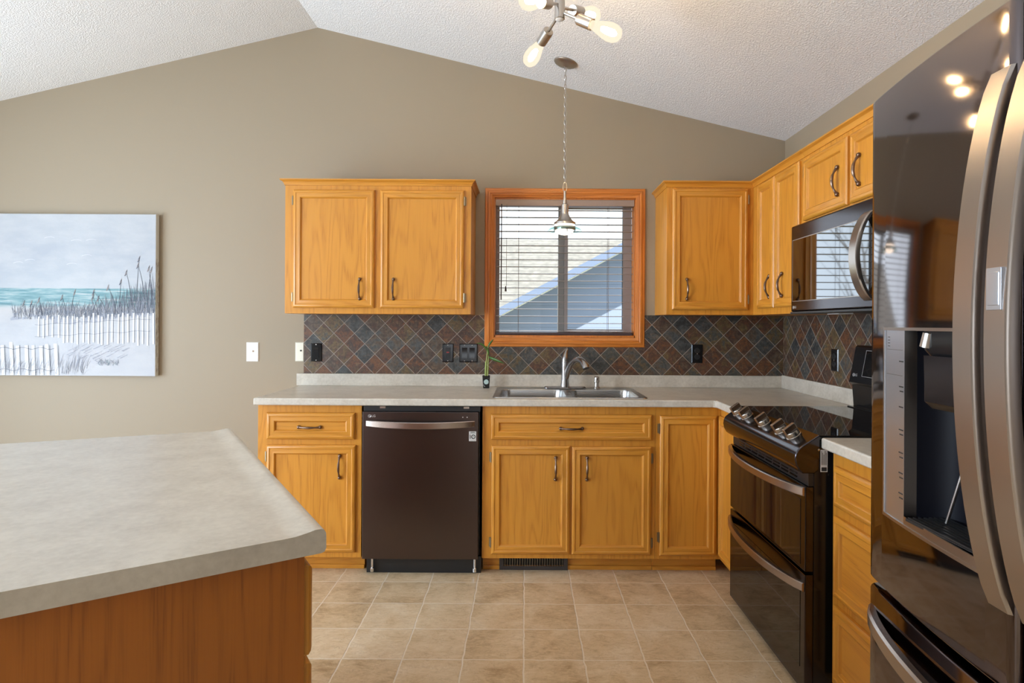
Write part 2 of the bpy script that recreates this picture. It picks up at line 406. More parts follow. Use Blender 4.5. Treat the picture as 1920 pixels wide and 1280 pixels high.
# ------------------------------------------------------------------ window with casing, sashes, glass
win = bpy.data.objects.new('window_1', None); COL.objects.link(win); win['kind'] = 'structure'
P = [(0, 0), (0, -0.010), (0.004, -0.014), (0.016, -0.016), (0.020, -0.020), (0.030, -0.021), (0.034, -0.017), (0.040, -0.019), (0.046, -0.016), (0.052, -0.014), (0.0585, -0.011), (0.0585, 0)]
m = MB(); m.framed(-0.251, 1.154, 0.734, 2.129, P, 0, 1, None)
m.xf(Matrix.Translation((0, WY, 0)))
m.build('casing', ['trim_z', 'trim_x'], win, 30)
m = MB()
for a, b in (((WX0, WY-0.001, WZ0), (WX0+0.012, WY+0.10, WZ1)), ((WX1-0.012, WY-0.001, WZ0), (WX1, WY+0.10, WZ1)), ((WX0, WY-0.001, WZ1-0.012), (WX1, WY+0.10, WZ1)), ((WX0, WY-0.001, WZ0), (WX1, WY+0.10, WZ0+0.012))): m.box(a, b)
m.build('jamb', 'trim_z', win, 0)
def sash(x0, x1, y, w, wb):
    m = MB(); z0, z1 = WZ0+0.012, WZ1-0.012
    for a, b in (((x0, y, z0), (x0+w, y+0.03, z1)), ((x1-w, y, z0), (x1, y+0.03, z1)), ((x0+w, y, z0), (x1-w, y+0.03, z0+wb)), ((x0+w, y, z1-wb), (x1-w, y+0.03, z1))): m.box(a, b, r=0.003)
    s = m.build('sash', 'vinyl', win)
    m = MB(); m.box((x0+w, y+0.012, z0+wb), (x1-w, y+0.016, z1-wb)); m.build('pane', 'glass', s, 0)
sash(WX0+0.012, 0.265, WY+0.065, 0.022, 0.02)
sash(0.205, WX1-0.012, WY+0.10, 0.055, 0.038)

bl = thing('window_blind', 'taupe horizontal slat blind lowered with slats open in the kitchen window', 'blind', (0.241, WY+0.026, WZ1-0.012))
hw = 0.425
m = MB(); m.box((-hw-0.002, -0.03, -0.040), (hw+0.002, 0.028, -0.001), r=0.003); m.build('headrail', 'valance', bl)
zb = WZ0+0.012-(WZ1-0.012)
nsl = 18
for i in range(nsl):
    z = -0.062 - i*0.0437
    if z < zb+0.035: z = zb+0.022+0.006*(nsl-i)
    m = MB(); pts = []
    for k in range(7):
        t = -1+k/3; pts.append((t*0.025, 0.0022*(1-t*t)))
    pts = pts + [(a, b-0.0026) for a, b in pts[::-1]]
    m.prism(pts, 'x', -hw+0.004, hw-0.004); m.xf(Matrix.Translation((0, 0, z)) @ Matrix.Rotation(R(2), 4, 'X'))
    m.build('slat', 'slat', bl, 30)
m = MB(); m.box((-hw+0.004, -0.025, zb+0.002), (hw-0.004, 0.025, zb+0.018), r=0.004); m.build('bottom_rail', 'rail', bl)
for x in (-0.285, 0.27):
    m = MB()
    for y in (-0.027, 0.027): m.tube([(x, y, -0.04), (x, y, zb+0.018)], 0.0012, 5)
    for i in range(nsl): m.tube([(x, -0.027, -0.066-i*0.0437), (x, 0.027, -0.062-i*0.0437)], 0.0006, 4)
    m.build('ladder_cord', 'cord', bl)
m = MB(); m.tube([(-hw+0.034, -0.034, -0.03), (-hw+0.034, -0.036, -0.62)], 0.0035, 8); m.build('tilt_wand', 'rail', bl)
m = MB(); m.tube([(-hw+0.066, -0.034, -0.03), (-hw+0.066, -0.035, -0.535)], 0.0012, 5); c = m.build('lift_cord', 'cord', bl)
m = MB(); m.lathe([(0.002, 0.03), (0.004, 0.026), (0.0065, 0.0), (0.0055, -0.003)], 10, (-hw+0.062, -0.035, -0.565)); m.build('tassel', 'rail', c)

# ------------------------------------------------------------------ cabinets
DOOR_P = [(0, 0), (0, -0.010), (0.004, -0.015), (0.010, -0.018), (0.016, -0.019), (0.020, -0.0165), (0.023, -0.0165), (0.036, -0.0175), (0.040, -0.0185), (0.044, -0.016), (0.047, -0.011), (0.049, -0.0085)]
def pull(parent, x, y, z, horiz=False, L=0.105, name='handle'):
    m = MB(); N = 16; path = []; rad = []
    for i in range(N+1):
        t = i/N; a = -L/2 + L*t; d = 0.007 + 0.021*math.sin(PI*t)**0.75
        w = abs(2*t-1); r = 0.0064 - 0.0026*math.exp(-((w-0.62)/0.2)**2)
        path.append((a, -d, 0) if horiz else (0, -d, a)); rad.append(r)
    m.tube(path, rad, 10)
    for e in (-1, 1):
        c = (e*(L/2+0.003), -0.006, 0) if horiz else (0, -0.006, e*(L/2+0.003))
        m.ball(c, 0.0094, 12)
        m.lathe([(0.0045, 0), (0.0045, 0.006)], 10, (c[0], 0, c[2]), (0, -1, 0))
    m.xf(Matrix.Translation((x, y, z)))
    return m.build(name, 'bronze', parent)
def door(cab, x0, z0, x1, z1, yf=0.0, handle=None, hinge=None, name='door', wide=False, mats=None, hz=None):
    mats = mats or ['oak_z', 'oak_x']
    m = MB(); m.framed(x0, z0, x1, z1, DOOR_P, 0, 1, 1 if wide else 0); m.xf(Matrix.Translation((0, yf-0.0005, 0)))
    d = m.build(name, mats, cab, 25)
    if handle: pull(d, handle[0], yf-(0.019 if handle[3] else 0.0085), handle[1], handle[2])
    if hinge:
        hx = x0-0.006 if hinge == 'l' else x1+0.006
        for z in (hz or (z0+0.06, z1-0.06)):
            m = MB(); m.box((hx-0.005, yf-0.004, z-0.024), (hx+0.005, yf-0.0006, z+0.024), r=0.001)
            m.tube([(hx+(0.004 if hinge == 'l' else -0.004), yf-0.010, z-0.026), (hx+(0.004 if hinge == 'l' else -0.004), yf-0.010, z+0.026)], 0.0042, 8)
            m.build('hinge', 'hinge', d)
    return d
def crown(cab, path, z, name='crown_molding'):
    """small cove crown swept along a plan path [(x,y)...], outward to the left of travel"""
    prof = [(0, -0.034), (0.004, -0.034), (0.006, -0.024), (0.012, -0.014), (0.020, -0.009), (0.024, -0.006), (0.024, 0.0), (0, 0.0)]
    m = MB(); rings = []
    P = [Vector(p) for p in path]
    for i, p in enumerate(P):
        ns = []
        if i > 0: d = (P[i]-P[i-1]).normalized(); ns.append(Vector((-d.y, d.x)))
        if i < len(P)-1: d = (P[i+1]-P[i]).normalized(); ns.append(Vector((-d.y, d.x)))
        nn = sum(ns, Vector((0, 0))).normalized(); k = 1/max(0.3, nn.dot(ns[0]))
        rings.append([(p.x+nn.x*a*k, p.y+nn.y*a*k, z+b) for a, b in prof])
    m.loft(rings, 0); return m.build(name, 'oak_x', cab, 25)

# left wall cabinet
c = thing('wall_cabinet', 'honey oak double-door wall cabinet left of the window', 'wall cabinet', (-1.364, 3.445, 0))
m = MB(); m.box((0, 0, 1.347), (1.054, 0.304, 2.098), r=0.001); m.build('body', 'oak_z', c)
door(c, 0.049, 1.380, 0.509, 2.046, 0, (0.428, 1.487, False, False), 'l')
door(c, 0.542, 1.380, 1.015, 2.046, 0, (0.618, 1.487, False, False), 'r')
crown(c, [(1.054, 0.304), (1.054, 0.0), (0.0, 0.0), (0.0, 0.304)], 2.106)
# wall cabinet right of the window
c = thing('wall_cabinet', 'honey oak single-door wall cabinet right of the window', 'wall cabinet', (0.798, 3.445, 0))
m = MB(); m.box((0, 0, 1.352), (0.491, 0.304, 2.098), r=0.001); m.build('body', 'oak_z', c)
door(c, 0.030, 1.380, 0.458, 2.064, 0, (0.113, 1.496, False, False), 'r')
crown(c, [(0.491, 0.0), (0.0, 0.0), (0.0, 0.304)], 2.106)
# right-run wall cabinets (local x runs towards the camera)
c = thing('wall_cabinet', 'honey oak wall cabinet with two narrow doors in the corner beside the microwave', 'wall cabinet', (1.289, 3.749, 0), R(-90))
m = MB(); m.box((0.0, 0.0, 1.352), (0.937, 0.306, 2.098), r=0.001); m.build('body', 'oak_z', c)
door(c, 0.398, 1.386, 0.619, 2.064, 0, (0.566, 1.497, False, False))
door(c, 0.627, 1.386, 0.905, 2.064, 0, (0.722, 1.497, False, False))
crown(c, [(0.937, 0.0), (0.305, 0.0)], 2.106)
c = thing('wall_cabinet', 'short honey oak wall cabinet with two doors above the microwave', 'wall cabinet', (1.289, 2.811, 0), R(-90))
m = MB(); m.box((0.0, 0.0, 1.757), (0.812, 0.306, 2.098), r=0.001); m.build('body', 'oak_z', c)
door(c, 0.012, 1.776, 0.392, 2.05, 0, (0.318, 1.888, False, False), 'l', hz=(2.0,))
door(c, 0.415, 1.776, 0.795, 2.05, 0, (0.480, 1.894, False, False))
crown(c, [(0.812, 0.0), (0.0, 0.0)], 2.106)

# base cabinets along the back wall
BF = 3.14
def base_cab(label, x0, x1, top=0.871, hollow=False):
    c = thing('base_cabinet', label, 'base cabinet', (x0, BF, 0)); w = x1-x0
    m = MB()
    if hollow:
        m.box((0, 0, 0.085), (w, 0.02, top)); m.box((0, 0.02, 0.085), (0.018, 0.608, top)); m.box((w-0.018, 0.02, 0.085), (w, 0.608, top)); m.box((0.018, 0.02, 0.085), (w-0.018, 0.608, 0.105)); m.box((0.018, 0.59, 0.105), (w-0.018, 0.608, top))
    else: m.box((0, 0, 0.085), (w, 0.608, top), r=0.001)
    m.build('body', 'oak_z', c)
    m = MB(); m.box((0.0, 0.075, 0), (w, 0.59, 0.085)); m.box((0, 0.066, 0), (w, 0.075, 0.022), r=0.003); m.build('toe_kick', 'oak_x', c)
    return c
c = base_cab('honey oak base cabinet with one drawer over one door, left of the dishwasher', -1.378, -0.842)
door(c, 0.049, 0.695, 0.503, 0.832, 0, (0.271, 0.758, True, False), name='drawer', wide=True)
door(c, 0.049, 0.114, 0.508, 0.666, 0, (0.427, 0.555, False, False), 'l')
c = base_cab('wide honey oak sink base cabinet with a drawer front over two doors, under the sink', -0.218, 0.674, hollow=True)
door(c, 0.043, 0.698, 0.873, 0.830, 0, (0.458, 0.758, True, False), name='drawer', wide=True)
door(c, 0.047, 0.110, 0.453, 0.668, 0, (0.378, 0.552, False, False), 'l')
door(c, 0.462, 0.110, 0.871, 0.666, 0, (0.539, 0.552, False, False), 'r')
c = base_cab('honey oak corner base cabinet with a narrow folding door, between sink and range', 0.675, 1.012)
m = MB(); m.box((0.338, -0.275, 0.085), (0.918, 0.608, 0.871)); m.box((0.413, -0.275, 0), (0.9, 0.6, 0.085)); m.build('corner_body', 'oak_z', c)
door(c, 0.021, 0.106, 0.314, 0.827, 0, None, 'l', hz=(0.20, 0.76))
m = MB(); m.framed(0.012, 0.106, 0.262, 0.827, DOOR_P, 0, 1, 0)
m.xf(Matrix.Translation((0.3375, 0, 0)) @ Matrix.Rotation(R(-90), 4, 'Z')); m.build('door', ['oak_z', 'oak_y'], c, 25)

# drawer stack between range and refrigerator
c = thing('base_cabinet', 'honey oak base cabinet with three stacked drawers between range and refrigerator', 'base cabinet', (1.048, 2.064, 0), R(-90))
m = MB(); m.box((0, 0, 0.085), (0.66, 0.546, 0.871), r=0.001); m.build('body', 'oak_z', c)
m = MB(); m.box((0, 0.07, 0), (0.66, 0.54, 0.085)); m.build('toe_kick', 'oak_x', c)
for z0, z1 in ((0.692, 0.826), (0.392, 0.660), (0.110, 0.362)):
    door(c, 0.030, z0, 0.63, z1, 0, (0.33, (z0+z1)/2, True, False), name='drawer', wide=True)

# ------------------------------------------------------------------ countertops
CT = 0.910
c = thing('countertop', 'greige laminate countertop in an L shape along the back wall holding the sink', 'countertop', (0, 0, 0))
m = MB(); m.prism([(-1.386, WY-0.001), (-1.386, 3.10), (0.955, 3.10), (0.968, 3.092), (0.972, 3.08), (0.972, 2.864), (RX-0.010, 2.864), (RX-0.010, WY-0.001)], 'z', CT-0.037, CT)
o = m.build('top', 'lam', c, 35)
cut(o, [MB().box((-0.16, 3.19, 0.8), (0.60, 3.60, 1.0))])
o.modifiers.clear(); b = o.modifiers.new('bevel', 'BEVEL'); b.width = 0.006; b.segments = 3; b.limit_method = 'ANGLE'; b.angle_limit = R(60); weigh(o)
m = MB(); m.box((-1.402, WY-0.022, CT), (RX-0.010, WY-0.0095, 0.984), r=0.003); m.build('backsplash_strip', 'lam', c)
m = MB(); m.box((RX-0.024, 2.872, CT), (RX-0.0095, WY-0.022, 0.990), r=0.003); m.build('backsplash_strip', 'lam', c)
m = MB(); m.box((1.016, 1.40, CT-0.037), (RX-0.010, 2.086, CT+0.001), r=0.007, seg=3)
tag(m.build('countertop', 'lam'), 'short greige laminate countertop piece between range and refrigerator', 'countertop')

# ------------------------------------------------------------------ sink, faucet, soap dispenser
s = thing('kitchen_sink', 'stainless steel double-bowl drop-in sink under the window', 'sink', (0.235, 3.395, CT))
def rrect(cx, cy, hx, hy, r, z, n=6):
    pts = []
    for sx, sy, a0 in ((1, 1, 0), (-1, 1, 90), (-1, -1, 180), (1, -1, 270)):
        for k in range(n+1):
            a = R(a0+90*k/n); pts.append((cx+sx*(hx-r)+r*math.cos(a), cy+sy*(hy-r)+r*math.sin(a), z))
    return pts
# rim plate: two bowl openings bridged with boxes and bowl walls
m = MB(); hx, hy = 0.405, 0.248
m.loft([rrect(0, 0, hx, hy, 0.03, 0.0006), rrect(0, 0, hx-0.002, hy-0.002, 0.03, 0.005), rrect(0, 0, hx-0.010, hy-0.010, 0.025, 0.006), rrect(0, 0, hx-0.016, hy-0.016, 0.022, 0.003)], 0)
rim = m.build('rim', 'sink', s, 40)
BO = [(-0.193, -0.036, 0.178, 0.188), (0.193, -0.036, 0.178, 0.188)]
cutters = []
for bx, by, ax, ay in BO:
    q = MB(); q.loft([rrect(bx, by, ax-0.001, ay-0.001, 0.05, -0.05), rrect(bx, by, ax-0.001, ay-0.001, 0.05, 0.05)]); cutters.append(q)
cut(rim, cutters)
for bx, by, ax, ay in BO:
    m = MB(); m.loft([rrect(bx, by, ax, ay, 0.05, 0.0035), rrect(bx, by, ax-0.004, ay-0.004, 0.05, -0.004), rrect(bx, by, ax-0.012, ay-0.012, 0.05, -0.12), rrect(bx, by, ax-0.03, ay-0.03, 0.045, -0.15), rrect(bx, by, ax-0.06, ay-0.06, 0.04, -0.157)], 0, caps=False)
    v = [m.bm.verts.new(p) for p in rrect(bx, by, ax-0.06, ay-0.06, 0.04, -0.157)]; m.bm.faces.new(v)
    b = m.build('bowl', 'sink', s, 50)
    m = MB(); m.lathe([(0.045, 0), (0.043, 0.003), (0.03, 0.002), (0.028, -0.004)], 24, (bx, by, -0.157)); m.build('drain', 'chrome', b)

f = thing('kitchen_faucet', 'brushed nickel single-lever kitchen faucet with arched spout behind the sink', 'faucet', (0.236, 3.60, CT+0.0062))
m = MB(); m.loft([rrect(0, 0, 0.125, 0.028, 0.027, 0.0), rrect(0, 0, 0.125, 0.028, 0.027, 0.005), rrect(0, 0, 0.118, 0.022, 0.021, 0.010)]); m.build('base_plate', 'faucet', f)
m = MB(); m.lathe([(0.027, 0.009), (0.026, 0.02), (0.022, 0.05), (0.0205, 0.10), (0.0215, 0.125), (0.0215, 0.155), (0.018, 0.165)], 28); m.build('body', 'faucet', f)
m = MB()
path = [(0.006, -0.004, 0.06), (0.016, -0.018, 0.10), (0.032, -0.045, 0.145), (0.052, -0.08, 0.17), (0.072, -0.12, 0.178), (0.090, -0.155, 0.168), (0.102, -0.18, 0.145), (0.106, -0.188, 0.130)]
m.tube(path, [0.017, 0.0165, 0.0155, 0.015, 0.016, 0.018, 0.0195, 0.019], 18); m.build('spout', 'faucet', f)
m = MB(); m.tube([(0, 0, 0.158), (0.0, 0.0, 0.175), (0.001, 0.004, 0.195), (0.006, 0.012, 0.215), (0.016, 0.02, 0.232)], [0.020, 0.0195, 0.016, 0.011, 0.0065], 16); m.build('lever', 'faucet', f)
d = thing('soap_dispenser', 'small brushed nickel soap dispenser pump right of the faucet', 'soap dispenser', (0.424, 3.60, CT+0.0062))
m = MB(); m.lathe([(0.019, 0), (0.019, 0.005), (0.014, 0.010), (0.0135, 0.034), (0.0175, 0.037), (0.0175, 0.046), (0.0155, 0.048), (0.0155, 0.066), (0.012, 0.069), (0.0, 0.069)], 24); m.build('pump', 'nickel', d)
m = MB(); m.tube([(0, -0.010, 0.057), (0, -0.034, 0.058), (0, -0.046, 0.053)], [0.005, 0.0045, 0.004], 10); m.build('nozzle', 'nickel', d)

# ------------------------------------------------------------------ lucky bamboo
p = thing('potted_plant', 'lucky bamboo in a tiny black pot on the counter left of the sink', 'plant', (-0.232, 3.645, CT))
def sq(h, r, z): return rrect(0, 0, h, h, r, z, 3)
m = MB(); m.loft([sq(0.018, 0.004, 0.0), sq(0.0225, 0.005, 0.07), sq(0.0235, 0.005, 0.074), sq(0.0195, 0.004, 0.074), sq(0.019, 0.004, 0.066)]); m.build('pot', 'black_gloss', p)
m = MB(); m.lathe([(0.0, 0.0), (0.0145, 0.0), (0.0145, 0.0016), (0.0, 0.002)], 24, (0.001, -0.0208, 0.038), (0, -1, 0.06)); m.build('medallion', 'disc', p)
m = MB()
for x, z in ((-0.013, 0.060), (-0.014, 0.02), (-0.012, 0.014), (0.012, 0.058), (-0.008, 0.010)):
    m = MB(); m.ball((x, -0.0205, z), 0.0016, 6); m.build('bead', 'white', p)
m = MB(); m.tube([(-0.004, 0, 0.06), (-0.004, 0, 0.11), (-0.002, 0, 0.150), (0.0, 0, 0.164)], [0.006, 0.0058, 0.0055, 0.004], 10); m.tube([(0.000, 0, 0.16), (0.003, 0, 0.20), (0.010, 0, 0.25)], [0.003, 0.0025, 0.002], 8); m.build('stem', 'stem', p)
m = MB(); m.tube([(0.006, 0.002, 0.06), (0.009, 0.002, 0.12), (0.011, 0.002, 0.17)], [0.005, 0.0042, 0.0035], 10); m.tube([(0.011, 0.002, 0.165), (0.012, 0.0, 0.195), (0.006, 0.0, 0.22)], [0.0025, 0.002, 0.0015], 8); m.build('stem', 'stem', p)
def leaf(parent, pts, w):
    m = MB(); P = [Vector(q) for q in pts]; L = []; Rr = []; N = len(P)
    for i, q in enumerate(P):
        d = (P[min(i+1, N-1)]-P[max(i-1, 0)]).normalized(); a = d.cross(Vector((0.25, 1, 0.15))).normalized()
        ww = w*math.sin(PI*(0.06+0.94*i/(N-1)))**0.8*0.5+0.0004; L.append(q+a*ww); Rr.append(q-a*ww)
    up = [q+Vector((0, -0.0015, 0.0004)) for q in P]
    for i in range(N-1):
        m.face([L[i], L[i+1], up[i+1], up[i]]); m.face([up[i], up[i+1], Rr[i+1], Rr[i]])
    o = m.build('leaf', 'leaf', parent, 60); sm = o.modifiers.new('thick', 'SOLIDIFY'); sm.thickness = 0.0008
def bez(a, b, c, n=9): return [tuple((1-t)**2*Vector(a)+2*t*(1-t)*Vector(b)+t*t*Vector(c)) for t in [i/(n-1) for i in range(n)]]
leaf(p, bez((0.010, 0, 0.247), (0.016, -0.004, 0.268), (0.044, -0.006, 0.292)), 0.012)
leaf(p, bez((0.004, 0, 0.215), (-0.012, -0.006, 0.272), (-0.062, -0.012, 0.268)), 0.011)
leaf(p, bez((0.012, 0, 0.185), (0.035, -0.03, 0.178), (0.112, -0.05, 0.150)), 0.018)
leaf(p, bez((0.012, 0, 0.19), (0.016, -0.01, 0.225), (0.0, -0.02, 0.255)), 0.009)

# ------------------------------------------------------------------ switches and outlets
def plate(name, label, cat, x, z, w, h, mat, y=WY, rz=0, thick=0.006):
    o = thing(name, label, cat, (x, y, z), rz)
    m = MB(); P = [(0, 0), (0, -0.002), (0.004, -thick), (0.008, -thick-0.0005)]
    m.framed(-w/2, -h/2, w/2, h/2, P, 0, 0, 0); m.build('cover_plate', mat, o, 30)
    return o
def screws(o, pts, mat='nickel', y=-0.0065):
    for x, z in pts:
        m = MB(); m.lathe([(0.003, 0), (0.003, 0.0008), (0.001, 0.0012)], 10, (x, y, z), (0, -1, 0)); m.build('screw', mat, o)
o = plate('light_switch', 'white single toggle light switch on the beige wall left of the cabinets', 'light switch', -1.680, 1.113, 0.076, 0.118, 'white')
m = MB(); m.box((-0.006, -0.018, -0.004), (0.006, -0.005, 0.008), r=0.002); m.xf(Matrix.Rotation(R(-15), 4, 'X')); m.build('toggle', 'white', o)
screws(o, [(0, 0.030), (0, -0.030)], 'logo')
o = plate('wall_plate', 'cream cable wall plate touching the left end of the slate tile', 'wall plate', -1.3895, 1.115, 0.054, 0.118, 'cream')
m = MB(); m.lathe([(0.005, 0), (0.005, 0.004), (0.003, 0.005)], 14, (0.009, -0.006, 0.008), (0, -1, 0)); m.build('jack', 'hole', o)
screws(o, [(0.008, 0.045), (0.008, -0.045)], 'cream')
TY = WY-0.009
o = plate('light_switch', 'black rocker switch on the slate tile under the left cabinet corner', 'light switch', -1.284, 1.113, 0.069, 0.112, 'black_gloss', TY)
m = MB(); m.prism([(-0.006, -0.033), (-0.010, -0.033), (-0.0075, 0.0), (-0.010, 0.033), (-0.006, 0.033)], 'x', -0.0165, 0.0165); m.build('rocker', 'black_gloss', o, 20); screws(o, [(0, 0.048), (0, -0.048)])
o = plate('wall_outlet', 'black outlet with a red reset button on the slate tile', 'outlet', -0.475, 1.114, 0.068, 0.114, 'black_gloss', TY)
m = MB(); m.box((-0.0165, -0.009, -0.034), (0.0165, -0.006, 0.034), r=0.001); rc = m.build('receptacle', 'black', o)
m = MB(); m.box((-0.008, -0.0105, 0.001), (0.008, -0.008, 0.007), r=0.0008); m.build('reset_button', 'red', rc); m = MB(); m.box((-0.008, -0.0105, -0.008), (0.008, -0.008, -0.002), r=0.0008); m.build('test_button', 'black_gloss', rc)
screws(o, [(0, 0.048), (0, -0.048)])
o = plate('light_switch', 'black double rocker switch on the slate tile beside the window casing', 'light switch', -0.349, 1.114, 0.112, 0.114, 'black_gloss', TY)
for dx in (-0.023, 0.023):
    m = MB(); m.prism([(-0.006, -0.033), (-0.010, -0.033), (-0.0075, 0.0), (-0.010, 0.033), (-0.006, 0.033)], 'x', dx-0.0165, dx+0.0165); m.build('rocker', 'black_gloss', o, 20)
screws(o, [(-0.023, 0.048), (-0.023, -0.048), (0.023, 0.048), (0.023, -0.048)])
def duplex(o):
    for dz in (-0.019, 0.019):
        m = MB(); m.lathe([(0.0165, 0), (0.0165, 0.002), (0.0155, 0.003)], 20, (0, -0.006, dz), (0, -1, 0)); r = m.build('receptacle', 'black', o)
        m = MB()
        for dx in (-0.006, 0.006): m.box((dx-0.001, -0.0098, dz-0.002), (dx+0.001, -0.0085, dz+0.006))
        m.build('slots', 'sticker' if dz == 9 else 'hole', r)
    screws(o, [(0, 0)])
o = plate('wall_outlet', 'black duplex outlet on the slate tile right of the window', 'outlet', 1.057, 1.117, 0.068, 0.114, 'black_gloss', TY); duplex(o)
o = plate('wall_outlet', 'black outlet on the side-wall slate tile behind the range', 'outlet', 3.111, 1.118, 0.070, 0.114, 'black_gloss', TY, 0)
o.location = (RX-0.009, 3.111, 1.118); o.rotation_euler = (0, 0, R(-90)); duplex(o)

# ------------------------------------------------------------------ dishwasher
d = thing('dishwasher', 'black stainless dishwasher with a bar handle under the counter', 'dishwasher', (-0.840, 3.115, 0))
Wd = 0.620
m = MB(); m.box((0.012, 0.03, 0.10), (Wd-0.012, 0.60, 0.868)); m.build('tub', 'black', d)
m = MB(); m.box((0.010, -0.006, 0.088), (Wd-0.016, 0.03, 0.842), r=0.003); m.build('door', 'bs_dark', d)
m = MB(); m.box((0.012, 0.008, 0.844), (Wd-0.008, 0.03, 0.868))
for x in (0.11, 0.54): m.box((x-0.014, 0.006, 0.858), (x+0.014, 0.009, 0.868), 1)
m.build('top_trim', ['black', 'nickel'], d)
m = MB(); m.box((0.022, 0.045, 0.0), (Wd-0.004, 0.06, 0.086)); kk = m.build('kick_plate', 'black', d)
for x in (0.055, Wd-0.035):
    m = MB(); m.lathe([(0.010, 0.012), (0.010, 0.03), (0.006, 0.035), (0.006, 0.086)], 10, (x, 0.030, 0)); m.build('levelling_foot', 'chrome', kk)
def bowbar(x0, x1, z, zh, y, out, thick, mats, parent, name='handle', sag=0.0, taper=0.25, axis='x'):
    m = MB(); N = 24; rings = []
    for i in range(N+1):
        t = i/N; x = x0+(x1-x0)*t; k = 1-(2*t-1)**2; yy = y-out*k**0.8-0.004
        zc = z-sag*k; h = zh*(1-taper*(1-k)**3)
        rings.append([(x, yy, zc-h/2), (x, yy-thick*0.25, zc-h/2+0.003), (x, yy-thick*0.25, zc+h/2-0.003), (x, yy, zc+h/2), (x, yy+thick, zc+h/2), (x, yy+thick, zc-h/2)])
    m.loft(rings); return m.build(name, mats, parent, 40)
bowbar(0.030, Wd-0.036, 0.783, 0.034, -0.006, 0.040, 0.012, 'bs_handle_x', d, sag=0.006, taper=0.1)
logo(d, 0.046, -0.0066, 0.820, 0.016)
m = MB(); m.lathe([(0.003, 0), (0.003, 0.001)], 10, (0.523, -0.006, 0.816), (0, -1, 0)); m.lathe([(0.003, 0), (0.003, 0.001)], 10, (0.545, -0.006, 0.816), (0, -1, 0)); m.build('indicator', 'logo', d)
m = MB(); m.box((0.555, -0.0068, 0.694), (0.592, -0.0058, 0.744)); st = m.build('sticker', 'sticker', d)
m = MB(); m.box((0.559, -0.0072, 0.706), (0.563, -0.0067, 0.728)); m.torus((0.577, -0.007, 0.717), 0.009, 0.009, 0.0022, Matrix.Identity(3).to_quaternion(), n=24, m=5)
m.box((0.573, -0.0072, 0.716), (0.581, -0.0067, 0.718))
for i, (a, b) in enumerate(((0.560, 0.588), (0.564, 0.584))): m.box((a, -0.0072, 0.735+0.004*i), (b, -0.0067, 0.737+0.004*i))
m.box((0.559, -0.0072, 0.698), (0.588, -0.0067, 0.699)); m.build('sticker_print', 'ink', st)

# toe-kick register
v = thing('floor_register', 'brown metal toe-kick vent with vertical louvres under the sink cabinet', 'vent', (0.05, 3.206, 0))
x0, x1 = -0.180, 0.180
m = MB()
for a, b in (((x0, -0.006, 0.0), (x0+0.022, 0.008, 0.083)), ((x1-0.022, -0.006, 0.0), (x1, 0.008, 0.083)), ((x0+0.022, -0.006, 0), (x1-0.022, 0.008, 0.020)), ((x0+0.022, -0.006, 0.078), (x1-0.022, 0.008, 0.083))): m.box(a, b, r=0.001)
m.box((x0+0.02, 0.004, 0.018), (x1-0.02, 0.008, 0.08), 1); m.build('frame', ['vent', 'black_matte'], v)
for i in range(24):
    x = x0+0.028+i*0.01313
    m = MB(); m.box((-0.0011, -0.005, 0.019), (0.0011, 0.006, 0.079)); m.xf(Matrix.Translation((x, 0, 0)) @ Matrix.Rotation(R(25), 4, 'Z')); m.build('louvre', 'hinge' if False else 'nickel', v)

# ------------------------------------------------------------------ range
g = thing('kitchen_range', 'black stainless double-oven range with five front knobs against the right wall', 'range', (0.965, 2.850, 0), R(-90))
WR = 0.762
m = MB(); m.box((0.002, 0.03, 0.02), (WR-0.002, 0.60, 0.90), r=0.002); m.build('body', 'black_gloss', g)
m = MB(); m.box((0.0, 0.045, 0.901), (WR, 0.545, 0.917), r=0.003); m.box((0.0, 0.545, 0.901), (WR, 0.60, 0.922), r=0.003); m.build('cooktop', 'black_glass', g)
pp = [(0.052, 0.9185), (0.046, 0.9185), (0.04, 0.914), (-0.012, 0.880), (-0.026, 0.868), (-0.034, 0.852), (-0.036, 0.835), (-0.032, 0.815), (-0.022, 0.797), (-0.008, 0.786), (0.03, 0.786), (0.050, 0.80)]
m = MB(); m.prism(pp, 'x', 0.0, WR); cp = m.build('control_panel', 'bs_range', g, 30, bevel=0.004)
nrm = Vector((0, -0.55, 0.835)).normalized()
for x in (0.082, 0.190, 0.380, 0.545, 0.650):
    at = Vector((x, 0.010, 0.8945))
    m = MB(); m.lathe([(0.028, -0.001), (0.028, 0.004), (0.025, 0.005), (0.025, 0.019), (0.023, 0.022)], 28, at, nrm); k = m.build('knob', 'nickel', cp)
    q = Vector((0, 0, 1)).rotation_difference(nrm).to_matrix().to_4x4()
    m = MB(); m.box((-0.0085, -0.025, 0.018), (0.0085, 0.025, 0.043), 0, 0.003); m.box((0.0080, -0.0225, 0.023), (0.0087, 0.0225, 0.040), 1); m.xf(Matrix.Translation(at) @ q @ Matrix.Rotation(R(8), 4, 'Z')); m.build('knob_grip', ['nickel', 'bronze'], k)
m = MB(); m.box((0.004, 0.012, 0.742), (WR-0.004, 0.03, 0.786))
for i in range(8): m.box((0.09+i*0.075, 0.009, 0.752), (0.09+i*0.075+0.058, 0.0125, 0.757), 1); m.box((0.09+i*0.075, 0.009, 0.764), (0.09+i*0.075+0.058, 0.0125, 0.768), 1)
m.build('vent_strip', ['black', 'bs_range'], g)
